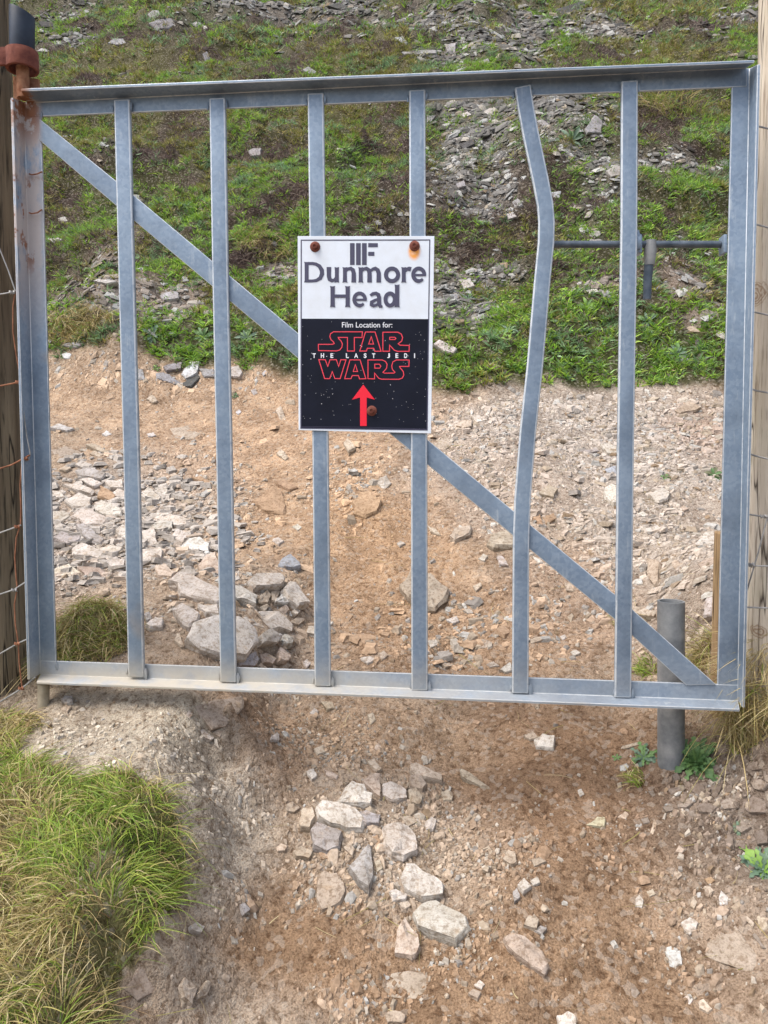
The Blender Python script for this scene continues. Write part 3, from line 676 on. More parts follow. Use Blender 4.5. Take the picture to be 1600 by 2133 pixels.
stem(718, 410, 560, 40); stroke(m, [(722, 450), (748, 428), (775, 422), (797, 438), (805, 470), (805, 560)], [24, 30, 34, 40, 42, 46], lf())
stroke(m, [(812, 450), (838, 428), (862, 422), (885, 438), (896, 470), (896, 560)], [24, 30, 34, 40, 42, 46], lf())                                         # m
stroke(m, arc(1027, 485, 60, 62, 0, 345, 23), 40, lf(), True)                                                                                             # o
stem(1143, 410, 560, 40); stroke(m, [(1150, 455), (1172, 430), (1196, 424), (1214, 430)], [24, 32, 38, 46], lf())                                        # r
def letter_e(cx, cy, rx, ry, w):
    stroke(m, arc(cx, cy, rx, ry, 0, 318, 22), [w*.95]*20+[w*.8, w*.7, w*.6], lf()); stroke(m, [(cx-rx, cy+3), (cx+rx+w*.42, cy+3)], 22, lf())
letter_e(1291, 484, 55, 62, 40)
stem(440, 597, 803, 42); stem(589, 597, 803, 42); stroke(m, [(455, 695), (575, 695)], 32, lf())                                                           # H
letter_e(707, 728, 54, 60, 38)
stroke(m, [(812, 690), (838, 672), (868, 668), (892, 682), (900, 710), (900, 775), (912, 796), (934, 800)], [26, 32, 34, 38, 40, 40, 32, 18], lf())
stroke(m, [(898, 722), (858, 736), (826, 755), (824, 780), (846, 792), (872, 784), (898, 764)], [24, 28, 34, 34, 28, 26, 24], lf())                       # a
stroke(m, arc(1008, 728, 46, 60, 0, 345, 23), 38, lf(), True); stem(1077, 582, 803, 42)                                                                  # d
link('place_lettering', m.mesh('place_lettering'), INK, sign)
def text_into(m, s, box, lift, offset=0.0):
    cu = bpy.data.curves.new('t', 'FONT'); cu.body = s; cu.offset = offset; cu.resolution_u = 3
    ob = bpy.data.objects.new('t', cu); COL.objects.link(ob)
    me = bpy.data.meshes.new_from_object(ob.evaluated_get(bpy.context.evaluated_depsgraph_get()))
    bpy.data.objects.remove(ob); bpy.data.curves.remove(cu)
    co = np.array([v.co[:] for v in me.vertices]); lo, hi = co.min(0), co.max(0); x0, y0, x1, y1 = box
    vs = [Zp(x0+(p[0]-lo[0])/(hi[0]-lo[0])*(x1-x0), y1-(p[1]-lo[1])/(hi[1]-lo[1])*(y1-y0), lift) for p in co]
    m.add(vs, [tuple(q.vertices) for q in me.polygons]); bpy.data.meshes.remove(me)
m = MB(); text_into(m, 'Film Location for:', (533, 952, 1030, 1006), L2, .004); link('caption', m.mesh('caption'), WHT, sign)
m = MB()
for ch, xc in zip('THELASTJEDI', (258, 340, 433, 586, 673, 762, 846, 993, 1075, 1163, 1250)):
    w = 10 if ch == 'I' else 38 if ch in 'A' else 28 if ch in 'LJES' else 32
    text_into(m, ch, (xc-w/2, 1260, xc+w/2, 1307), L2, .035)
link('subtitle', m.mesh('subtitle'), WHT, sign)
m = MB(); LW = 8.5
OUTL = [
 [(300, 1172), (438, 1172), (457, 1164), (448, 1148), (425, 1126), (413, 1097), (419, 1068), (450, 1048), (735, 1048), (731, 1104), (655, 1104), (655, 1238), (587, 1238), (587, 1104), (496, 1103), (501, 1116), (525, 1140), (537, 1168), (532, 1202), (510, 1228), (478, 1237), (301, 1233)],
 [(765, 1050), (860, 1050), (919, 1240), (858, 1240), (847, 1211), (783, 1211), (774, 1238), (709, 1238)], [(822, 1096), (797, 1168), (845, 1169)],
 [(937, 1052), (1085, 1052), (1118, 1070), (1132, 1105), (1123, 1140), (1088, 1166), (1105, 1180), (1198, 1183), (1196, 1241), (1082, 1241), (1050, 1230), (1004, 1180), (1002, 1240), (937, 1240)], [(1005, 1102), (1055, 1102), (1066, 1113), (1055, 1124), (1005, 1124)],
 [(304, 1323), (368, 1324), (393, 1390), (415, 1324), (478, 1324), (500, 1390), (522, 1324), (573, 1325), (515, 1510), (463, 1510), (437, 1440), (412, 1510), (362, 1510)],
 [(612, 1325), (712, 1326), (769, 1511), (707, 1513), (695, 1480), (635, 1480), (622, 1511), (560, 1511)], [(665, 1372), (645, 1440), (687, 1440)],
 [(790, 1326), (930, 1326), (963, 1341), (979, 1370), (973, 1410), (938, 1448), (952, 1456), (1045, 1456), (1056, 1447), (1031, 1420), (1024, 1385), (1036, 1345), (1070, 1326), (1197, 1327), (1194, 1390), (1102, 1390), (1107, 1403), (1138, 1440), (1144, 1475), (1129, 1505), (1095, 1517), (925, 1516), (895, 1506), (855, 1455), (855, 1513), (790, 1511)],
 [(857, 1368), (903, 1368), (917, 1388), (906, 1407), (857, 1407)]]
for q in OUTL: stroke(m, q, LW, L2, True)
link('outlined_lettering', m.mesh('outlined_lettering'), REDL, sign)
m = MB(); polyface(m, [(743, 1570), (858, 1718), (777, 1697), (777, 1978), (712, 1978), (712, 1697), (632, 1718)], L2); link('arrow', m.mesh('arrow'), REDM, sign)
m = MB(); rg = np.random.default_rng(5)
for k in range(150):
    x, y = rg.uniform(145, 1360), rg.uniform(935, 1975)
    if 280 < x < 1220 and 940 < y < 1530 and rg.random() < .7: continue
    if 625 < x < 865 and 1560 < y: continue
    r = rg.choice([1.6, 2.2, 3.2], p=[.55, .33, .12]); polyface(m, [(x-r, y-r), (x+r, y-r), (x+r, y+r), (x-r, y+r)], L1)
link('star_dots', m.mesh('star_dots'), WHT, sign)
for X, Y in ((268, 209), (1250, 201), (828, 1829)):
    c = Zp(X, Y, 0); m = MB(); n = 24; vs = []; fs = []
    rings = [(.0112, 0), (.0112, -.0015), (.0095, -.0032), (.0068, -.0040)]
    for r_, y_ in rings:
        for k in range(n): vs.append(c+np.array([r_*math.cos(2*math.pi*k/n), y_, r_*math.sin(2*math.pi*k/n)]))
    for j in range(3):
        for k in range(n): fs.append((j*n+k, j*n+(k+1) % n, (j+1)*n+(k+1) % n, (j+1)*n+k))
    fs.append(tuple(range(3*n, 4*n))); m.add(vs, fs)
    b = link('bolt', m.mesh('bolt', 0, True), RUST, sign)
    m = MB(); vs = []; fs = []
    for r_, y_ in ((.0062, -.0036), (.0060, -.0088), (.0038, -.0092), (.0034, -.0072)):
        for k in range(6): vs.append(c+np.array([r_*math.cos(math.pi*k/3+.3), y_, r_*math.sin(math.pi*k/3+.3)]))
    for j in range(3):
        for k in range(6): fs.append((j*6+k, j*6+(k+1) % 6, (j+1)*6+(k+1) % 6, (j+1)*6+k))
    fs.append(tuple(range(18, 24))); m.add(vs, fs); link('bolt_head', m.mesh('bolt_head'), RUST, b)

# ------------------------------------------------------------------ loose stones, each where it lies
# (x offset, y offset, pixels per unit, zone, list of outlines with tone)   tone: p pale, g grey, t tan, d dark, w white, b brown, k buried slab
STONES = []
def zone(ox, oy, sc, name, txt):
    for row in txt.strip().split('\n'):
        tone, *nums = row.split(); v = list(map(float, nums))
        STONES.append((name, tone, [(ox+v[i]/sc, oy+v[i+1]/sc) for i in range(0, len(v), 2)]))
zone(500, 1450, 2.2857, 'front', '''
p 360 540 385 508 470 512 560 545 600 580 585 635 510 635 430 610 365 580
p 450 500 525 415 590 440 628 480 622 528 540 520
t 575 400 630 362 665 370 668 488 640 470
p 678 420 715 408 795 450 795 490 720 498 678 475
t 805 330 830 322 968 380 965 412 880 400 808 360
t 1048 352 1080 360 1190 435 1150 435 1055 390
t 808 380 840 370 893 420 870 455 805 430
t 798 450 840 435 870 480 855 520 815 510
t 277 600 300 530 345 530 358 580 330 630 285 630
g 335 640 360 608 490 650 475 720 410 745 345 720
p 680 630 720 615 800 625 840 670 850 740 780 778 720 760 682 720
g 512 810 610 695 628 700 632 870 615 935 570 900
t 365 870 400 850 465 855 505 900 480 980 390 1018 362 970
p 755 880 790 797 830 805 970 915 960 960 860 970 790 925
p 818 1040 860 980 930 965 1085 1050 1098 1110 1030 1180 930 1150 850 1110
t 745 1120 785 1060 850 1140 862 1200 820 1250 740 1225
t 1250 1150 1290 1125 1350 1145 1450 1220 1475 1290 1450 1325 1380 1290 1270 1200
k 680 1330 800 1300 890 1320 905 1380 860 1450 720 1440 650 1390
t 958 460 985 443 1013 465 1010 500 965 503
t 212 530 250 508 290 530 260 555 220 548
t 250 745 290 712 350 745 330 778 265 770
g 540 560 600 545 670 570 660 610 600 615
t 1250 780 1280 740 1310 745 1320 790 1290 800
t 1350 1090 1375 1045 1425 1065 1415 1110
g 1400 1120 1430 1092 1462 1105 1440 1140
p 705 935 740 925 800 945 790 970 730 975
t 755 990 790 970 815 995 790 1015
t 760 575 810 570 845 600 800 625
p 880 600 915 575 938 590 920 640 885 640
p 1400 210 1440 185 1500 200 1495 250 1410 245
t 1352 190 1395 172 1425 195 1380 210
t 690 1520 740 1505 795 1520 780 1555 700 1558
p 490 1440 500 1425 540 1480 520 1500 492 1475
p 1505 1520 1560 1515 1600 1540 1600 1600 1510 1590
t 1085 1420 1110 1395 1150 1410 1130 1445
p 1112 1375 1140 1355 1168 1375 1150 1400
p 330 80 355 55 375 70 360 98
t 385 25 440 30 455 60 415 68
p 145 180 188 182 185 212 145 210
t 350 250 395 240 408 270 370 280
t 600 310 640 300 675 345 650 358
p 315 360 350 345 370 385 340 402
t 400 350 470 380 460 398 410 380
b 630 670 655 660 668 700 650 715
t 640 790 665 780 680 820 650 838
t 690 830 715 825 725 870 700 880
t 490 720 530 700 550 730 535 765
b 375 750 425 745 425 775 385 778
p 1320 900 1350 870 1390 905 1350 935
p 1380 880 1415 855 1430 890 1395 905
g 1300 930 1320 910 1335 960 1305 980
t 1385 780 1430 770 1460 790 1400 810
t 1160 720 1175 700 1205 740 1190 755
t 1170 850 1185 825 1195 870 1180 880
g 0 990 20 980 48 1020 20 1040
t 170 720 195 697 230 715 215 742 180 742
t 380 490 415 480 420 510 390 515
t 640 240 660 215 675 245 655 265
t 605 90 635 85 650 115 620 135
''')
zone(1200, 1450, 3.1225, 'right front', '''
k 835 1440 940 1370 1000 1380 1040 1480 1190 1700 1150 1805 1000 1750 840 1690
w 577 1670 600 1655 680 1660 692 1745 650 1765 610 1750
p 680 1480 740 1440 795 1480 780 1530 740 1555 700 1530
w 925 1310 945 1265 995 1310 985 1355 935 1360
p 385 1320 410 1295 440 1330 430 1380 385 1370
g 355 1900 385 1885 418 1930 390 1970 360 1950
p 700 1960 735 1945 762 1975 740 2015
t 790 1990 830 1970 890 2040 860 2062 800 2030
t 645 1010 670 970 705 1000 690 1020
t 630 1150 665 1135 695 1165 660 1195
t 830 1240 870 1230 900 1270 870 1295 840 1280
y 60 840 140 790 185 790 185 850
p 10 610 35 600 55 640 25 655
t 460 1270 500 1255 520 1290 480 1310
w 285 450 330 440 350 460 320 490 290 500
t 265 330 420 300 430 315 280 350
d 900 490 960 475 1005 500 950 520
p 1030 590 1050 580 1110 635 1090 640
t 930 630 960 605 980 615 960 645
t 825 645 890 655 870 680 830 670
d 1090 450 1150 445 1205 475 1140 480
g 1065 560 1100 550 1110 570 1080 580
d 590 605 680 590 690 620 620 640
g 470 620 500 610 535 670 510 680
g 1145 1550 1165 1540 1235 1640 1210 1640
t 1170 1420 1230 1430 1249 1500 1200 1540
t 1080 1430 1110 1430 1165 1480 1150 1510
b 830 1190 880 1175 905 1200 870 1230
t 775 1090 795 1060 820 1080 800 1120
p 1030 1120 1055 1085 1072 1110 1050 1135
t 480 890 510 800 530 830 500 910
g 1220 520 1249 510 1260 560 1235 555
t 740 1370 760 1300 790 1340 770 1390
d 880 480 910 450 940 470 900 500
t 270 790 320 750 345 770 320 805
g 930 700 1000 660 1080 690 1060 730 960 740
d 1060 700 1150 650 1249 690 1240 760 1120 760
g 1130 560 1200 540 1249 570 1210 610 1150 600
g 650 690 720 660 770 690 720 730 660 725
d 780 720 850 690 920 720 880 760 800 755
g 1000 830 1080 800 1140 850 1080 890
d 1150 900 1200 860 1249 880 1249 960 1180 970
g 560 720 620 700 640 740 590 760
d 1040 960 1090 940 1130 980 1090 1010
g 700 760 770 745 800 790 740 800
d 980 560 1040 545 1060 570 1010 585
d 1120 500 1180 490 1220 515 1160 530
g 420 800 470 790 480 820 440 830
d 610 520 660 500 680 540 630 560
''')
zone(80, 900, 2.6667, 'lower pile', '''
p 720 845 770 795 840 800 1000 880 1060 940 1000 968 890 945 790 900
p 820 1150 870 1075 950 1030 1110 1040 1200 1100 1225 1170 1150 1260 1010 1260 890 1215
p 1095 1060 1200 1010 1330 1010 1410 1080 1400 1120 1330 1100 1220 1115
p 1155 840 1200 800 1340 795 1370 815 1350 870 1200 870
p 1350 875 1390 840 1420 850 1500 965 1440 970 1390 930
p 1060 860 1110 860 1220 920 1205 980 1130 950 1060 930
t 1220 920 1265 880 1290 910 1270 955 1225 955
t 1285 885 1340 890 1320 950 1290 945
w 1310 950 1350 900 1390 920 1385 955
p 1220 1140 1280 1095 1350 1140 1320 1180 1240 1180
p 1335 1150 1360 1125 1420 1145 1410 1185 1350 1195
t 1325 1230 1340 1195 1395 1240 1380 1280 1335 1275
t 1225 1240 1260 1230 1310 1270 1290 1300 1240 1290
g 1110 1270 1200 1220 1215 1270 1190 1310 1120 1300
p 745 1000 800 965 900 1020 890 1060 840 1095 780 1060
p 880 970 1000 970 1010 1025 930 1020
p 595 1080 650 1035 695 1045 690 1090 620 1095
w 790 660 830 605 900 595 950 640 950 690 870 718 810 700
t 880 750 930 690 980 680 1010 760 1000 860 900 820
p 735 590 780 555 850 580 840 610 790 620
t 650 760 700 740 765 790 740 825 660 815
p 1405 1000 1430 975 1450 1000 1430 1020
t 1330 990 1370 960 1395 990 1360 1020
g 585 1020 615 1000 635 1040 600 1055
t 755 1165 775 1120 810 1190 790 1195
t 1390 1060 1430 1030 1480 1045 1440 1075
p 1465 1280 1490 1265 1515 1290 1490 1312
t 1340 1300 1370 1285 1405 1305 1370 1320
t 1225 980 1265 955 1280 975 1250 1000
''')
zone(80, 900, 2.6667, 'upper pile', '''
p 565 560 640 540 665 640 600 655
p 570 660 680 640 690 700 650 755 575 745
p 640 480 660 455 745 475 860 500 850 525 760 530
p 610 530 690 500 750 510 745 545 680 558
p 140 390 225 345 300 380 300 435 200 430
p 305 410 350 388 470 440 460 470 410 475 320 445
p 180 480 240 440 300 440 400 490 360 525 260 528
g 205 225 300 200 380 235 350 270 230 250
p 130 290 220 285 310 340 300 360 200 330
p 205 265 290 255 355 290 310 310
b 345 310 400 330 435 370 410 395 330 370
g 80 600 130 560 245 590 235 615 160 640
g 205 530 250 525 370 610 350 640 290 620
p 185 660 240 630 390 680 400 710 340 720 190 690
p 320 650 420 635 475 660 440 690 390 690
p 380 735 430 700 480 720 475 790 410 775
p 75 455 150 450 180 475 110 525 75 515
p 350 525 420 485 430 500 390 540
p 205 190 240 160 280 180 250 205
t 115 210 150 190 185 205 150 220
t 285 125 310 108 365 130 340 145
t 265 75 300 68 410 120 390 130 330 110
p 565 360 610 320 685 370 660 395 620 400
p 640 340 690 308 720 330 700 360
t 570 430 640 415 675 435 640 455
p 430 560 470 530 560 540 560 600 480 610
t 725 240 760 230 780 245 750 260
K 80 760 170 730 245 790 200 830 85 820
k 215 750 330 740 420 800 410 870 300 860
k 65 100 150 80 250 110 240 160 130 180
p 370 280 470 270 480 320 400 320
p 410 340 440 320 490 340 480 370 420 365
p 570 480 620 470 640 490 600 500
t 660 600 690 575 700 600 680 615
p 75 330 130 335 150 370 100 370
p 470 400 520 380 560 400 530 430
p 480 460 540 440 570 470 540 490
p 480 640 540 620 560 660 520 700
''')
zone(80, 900, 2.6667, 'centre', '''
b 1185 390 1310 295 1380 410 1370 460 1260 450
b 1325 290 1370 265 1440 310 1400 330
B 1325 750 1350 700 1400 680 1450 730 1460 750 1400 755
p 1300 600 1330 582 1365 605 1335 625
p 1410 525 1440 510 1465 530 1440 548
t 1325 120 1350 98 1390 140 1370 160
p 1080 780 1115 770 1120 815 1090 830
b 850 260 900 250 980 290 960 305
''')
zone(680, 900, 2.5806, 'centre', '''
t 388 820 450 755 560 770 660 840 640 900 590 955 540 950 440 890
b 135 380 230 320 300 370 270 430 210 455 150 430
p 270 270 320 235 352 275 310 320
t 860 600 890 545 960 530 1060 560 1000 620 900 620
t 660 570 690 520 780 500 770 550 690 590
p 1490 310 1530 285 1600 300 1610 390 1540 395 1500 360
t 1140 330 1190 285 1245 310 1220 355
k 800 1140 840 1110 900 1130 880 1160 810 1160
p 545 1120 590 1115 605 1145 560 1165
p 640 1005 700 995 715 1020 680 1035
p 180 1215 230 1205 270 1225 220 1245
t 275 1195 310 1175 335 1200 300 1228
t 1090 1110 1150 1100 1165 1120 1100 1140
t 610 1245 660 1240 690 1255 640 1270
p 1105 668 1150 680 1165 700 1140 710
t 1280 810 1320 815 1340 855 1290 850
t 540 500 600 530 620 555 560 540
k 550 70 640 5 680 70 620 110
p 860 1250 900 1235 930 1255 880 1265
p 930 1275 990 1240 1000 1280 960 1290
p 1310 1180 1345 1170 1370 1190 1330 1205
p 380 600 400 585 425 600 395 615
t 90 60 115 30 160 90 120 115
p 815 680 845 655 870 670 850 695
p 915 670 950 670 980 720 930 710
b 1110 460 1140 430 1165 500 1150 500
b 1160 460 1220 440 1240 470 1180 495
t 785 830 830 810 835 830 805 855
p 1255 1100 1280 1090 1295 1105 1270 1118
p 735 960 770 950 790 970 760 978
''')
zone(1200, 1000, 4, 'right behind', '''
p 960 570 1080 450 1190 440 1195 520 1060 590 990 590
p 590 130 720 60 790 90 770 160 690 190
t 600 660 680 670 710 700 690 840 650 890 610 830
w 480 835 550 825 565 870 475 870
k 945 370 1100 350 1200 370 1190 410 960 480
p 570 410 680 380 710 410 590 450
p 595 530 620 490 710 520 660 545
k 1015 700 1100 650 1200 640 1190 770 1090 770
p 680 690 720 665 760 700 730 725
t 440 1070 480 1050 660 1110 640 1130 480 1110
p 1065 1000 1110 950 1165 980 1140 1150 1070 1160
t 800 700 830 665 930 720 920 760 850 780
p 500 290 560 260 600 280 570 310
t 860 230 900 210 940 240 900 260
g 660 440 700 450 690 480 650 475
''')
zone(1200, 480, 4, 'right behind', '''
t 830 1500 940 1420 1040 1480 1000 1510 870 1525
p 570 1650 620 1640 680 1680 630 1735
t 700 1690 740 1660 760 1690 720 1720
p 820 1820 900 1795 935 1810 850 1840
p 200 1780 340 1800 330 1870 260 1860
g 0 1850 160 1810 190 1840 100 1860
B 240 1990 330 1970 340 2030 260 2020
t 580 1420 640 1385 700 1395 640 1425
p 1100 1760 1130 1735 1165 1745 1130 1765
g 490 1930 520 1940 580 2000 560 2005
p 830 1330 870 1315 910 1335 870 1355
''')
zone(1200, 480, 4, 'hill', '''
w 850 1040 910 1015 935 1060 930 1085 865 1090
p 1155 870 1200 838 1240 870 1235 910
p 730 230 770 220 795 260 740 285
g 1005 450 1040 430 1075 455 1030 490
g 640 480 690 470 715 490 690 525
p 60 490 170 490 190 520 110 530
p 190 490 250 510 300 550 230 530
d 990 930 1030 890 1050 930 1000 960
p 1170 655 1200 645 1240 660 1210 685
t 910 820 970 795 1060 850 960 850
''')
zone(80, 0, 2.6667, 'hill', '''
g 605 80 635 55 670 60 675 95 620 105
g 610 130 660 108 740 100 770 130 720 160 660 165
w 385 240 420 215 470 215 490 240 440 252
g 910 300 935 285 958 330 935 355
w 1465 390 1500 372 1545 400 1530 425
g 1165 840 1190 825 1240 825 1235 865 1180 870
p 100 1215 150 1205 165 1230 120 1240
d 0 120 90 130 100 150 20 150
d 60 160 100 145 140 155 110 175
p 855 130 880 120 895 145 870 150
p 910 140 935 150 945 172 920 172
d 180 5 250 0 280 15 230 30
p 50 1330 110 1320 135 1330 90 1350
''')
zone(680, 0, 2.5806, 'hill', '''
d 0 30 70 15 150 60 210 90 180 110 60 50
w 370 200 410 195 437 230 430 242 375 235
g 640 240 700 230 690 290 655 295
d 1130 60 1280 40 1370 10 1450 50 1460 95 1280 100 1150 75
p 1360 0 1410 0 1395 25 1370 22
g 1390 690 1440 620 1485 650 1480 720 1400 715
g 1125 650 1160 645 1225 690 1190 705
d 715 770 790 750 800 775 740 805
g 695 990 740 965 750 1000 710 1015
p 1500 920 1560 890 1583 900 1580 945 1530 950
w 1205 1035 1260 1030 1255 1065 1215 1070
g 1000 1090 1030 1065 1060 1105 1020 1120
p 965 1150 1000 1145 1030 1165 980 1180
w 250 110 280 100 280 130 255 140
g 820 330 870 315 880 340 840 350
g 400 280 590 265 595 290 420 295
g 540 620 590 625 560 660 540 660
p 840 605 880 585 915 600 870 620
p 870 655 910 640 930 660 890 670
p 720 615 760 600 780 620 740 630
d 1480 140 1600 120 1600 160 1500 170
g 780 890 800 880 820 920 800 925
p 660 745 720 735 740 750 700 765
''')
zone(80, 480, 2.6667, 'bank foot', '''
g 645 800 690 790 800 850 760 860 660 825
g 695 760 760 735 800 730 790 770 710 785
d 800 850 890 800 900 820 850 870 805 868
g 890 770 975 770 975 810 920 815
g 545 765 580 770 590 830 545 830
p 1065 760 1110 745 1135 790 1120 820 1065 815
w 130 690 155 675 185 690 175 715 140 712
g 120 640 190 625 250 630 210 650
t 600 935 635 915 665 945 640 960
t 1315 1000 1345 980 1380 1050 1360 1068
g 675 360 770 335 780 380 700 390
p 305 280 340 270 440 285 380 300
w 795 800 850 720 900 730 880 800 820 830
p 60 1100 110 1075 200 1100 160 1115
p 350 1130 380 1115 415 1135 380 1145
p 600 1130 640 1120 655 1140 610 1148
w 1095 1010 1115 995 1130 1010 1110 1025
k 730 1100 830 1085 900 1130 860 1160 760 1150
p 1180 890 1205 880 1220 905 1195 915
w 1240 795 1260 775 1275 795 1250 810
''')
zone(880, 480, 2.2857, 'right behind', '''
t 145 935 190 905 240 910 235 940 160 950
p 230 885 270 880 305 905 260 915
p 335 945 365 935 365 970 345 975
''')
zone(880, 480, 2.2857, 'hill', '''
p 170 240 230 235 255 265 200 280
g 120 310 160 300 185 340 160 365
p 50 540 80 520 165 565 150 590 100 580
t 300 645 340 625 375 650 350 665
''')
zone(0, 1450, 3.122, 'left edge', '''
g 395 30 420 0 470 0 475 40 430 50
t 395 85 430 55 465 75 440 105
p 1210 120 1230 95 1255 115 1235 145
p 1290 230 1320 205 1385 280 1360 300 1310 265
t 1385 240 1410 220 1450 230 1430 270
p 1230 1500 1280 1465 1330 1500 1300 1545 1240 1530
t 1170 1890 1200 1830 1285 1890 1240 2015 1190 1960
t 1280 1940 1340 1850 1375 1870 1340 1950 1295 1965
k 770 1900 900 1770 1090 1790 1130 1870 900 1980
''')
zone(0, 1450, 1, 'left edge', '''
k 400 25 450 8 505 0 508 22 470 62 440 70
''')
TONE = {'p': (.47, .43, .385), 'g': (.33, .31, .295), 't': (.41, .345, .275), 'd': (.085, .085, .085), 'w': (.50, .49, .47), 'b': (.36, .25, .165), 'k': (.36, .30, .245), 'K': (.50, .46, .38), 'B': (.31, .33, .36), 'y': (.50, .47, .34)}
WORD = {'p': 'pale', 'g': 'grey', 't': 'tan', 'd': 'dark', 'w': 'whitish', 'b': 'brown', 'k': 'half buried', 'K': 'half buried pale', 'B': 'bluish', 'y': 'yellowish'}
def stone_mesh(name, poly, t, rg, bury):
    """poly: 2D outline about (0,0), counter-clockwise; a slab with an uneven broken top"""
    P = np.array(poly, float); n0 = len(P); pts = []
    dia = np.linalg.norm(P.max(0)-P.min(0))
    for i in range(n0):
        a, b = P[i], P[(i+1) % n0]; L = np.linalg.norm(b-a)
        kk = 2 if L > .28*dia else 1
        if L > .55*dia: kk = 3
        for j in range(kk): pts.append(a+(b-a)*(j/kk)+(rg.normal(0, .016*dia, 2) if j else rg.normal(0, .006*dia, 2)))
    P = np.array(pts); n = len(P); c = P.mean(0)
    tilt = rg.normal(0, .16, 2)*t/(dia*.5)
    vs = []; tk = np.repeat(rg.uniform(.78, 1.06, (n+1)//2), 2)[:n]
    for sc, z, jit in ((.90, -bury, .0), (1.0, .12*t, .012), (.99, .60*t, .025), (.92, .95*t, .035), (.55, .99*t, .06)):
        for i in range(n):
            q = c+(P[i]-c)*sc*(1+rg.normal(0, jit)); zz = z
            if z > .3*t: zz = z*tk[i]+(tilt@(q-c))
            if z > .9*t: zz += rg.normal(0, .02*t)
            vs.append((q[0], q[1], zz))
    vs.append((c[0], c[1], t*rg.uniform(.93, 1.06)))
    fs = []
    for r in range(4):
        for i in range(n):
            j = (i+1) % n; a, b, cc, d = r*n+i, r*n+j, (r+1)*n+j, (r+1)*n+i
            fs += [(a, b, cc), (a, cc, d)] if rg.random() < .5 else [(a, b, d), (b, cc, d)]
    for i in range(n): fs.append((4*n+i, 4*n+(i+1) % n, 5*n))
    me = bpy.data.meshes.new(name); me.from_pydata(vs, [], fs); me.update()
    if dia > .035:
        bm = bmesh.new(); bm.from_mesh(me); bmesh.ops.subdivide_edges(bm, edges=bm.edges, cuts=1, use_grid_fill=True); bm.normal_update()
        co = np.array([v.co[:] for v in bm.verts]); sd = rg.uniform(0, 50)
        dn = (fbm(co[:, 0]+sd+co[:, 2]*.7, co[:, 1]-co[:, 2]*.9, dia*.16, 3, 7)-.5)*dia*.055
        for v, q in zip(bm.verts, dn): v.co += v.normal*float(q)
        bm.to_mesh(me); bm.free()
    me.polygons.foreach_set('use_smooth', np.ones(len(me.polygons), bool)); me.set_sharp_from_angle(angle=math.radians(22))
    me.materials.append(ROCK)
    return me
cent = np.array([np.mean(s[2], 0) for s in STONES])
gp = cast(cent[:, 0], cent[:, 1])
ordn = ['leftmost', 'second from left', 'third from left', 'fourth from left', 'fifth from left', 'sixth from left', 'seventh from left', 'eighth from left', 'ninth from left', 'tenth from left', 'eleventh from left', 'twelfth from left']
BX = [100, 272, 466, 667, 872, 1095, 1304, 1500]
def gap(px):
    k = int(np.searchsorted(BX, px))
    nm = ['hinge stile', 'first bar', 'second bar', 'third bar', 'fourth bar', 'bent bar', 'sixth bar', 'latch stile']
    return 'left of hinge stile' if k == 0 else 'right of '+nm[k-1]
recs = []
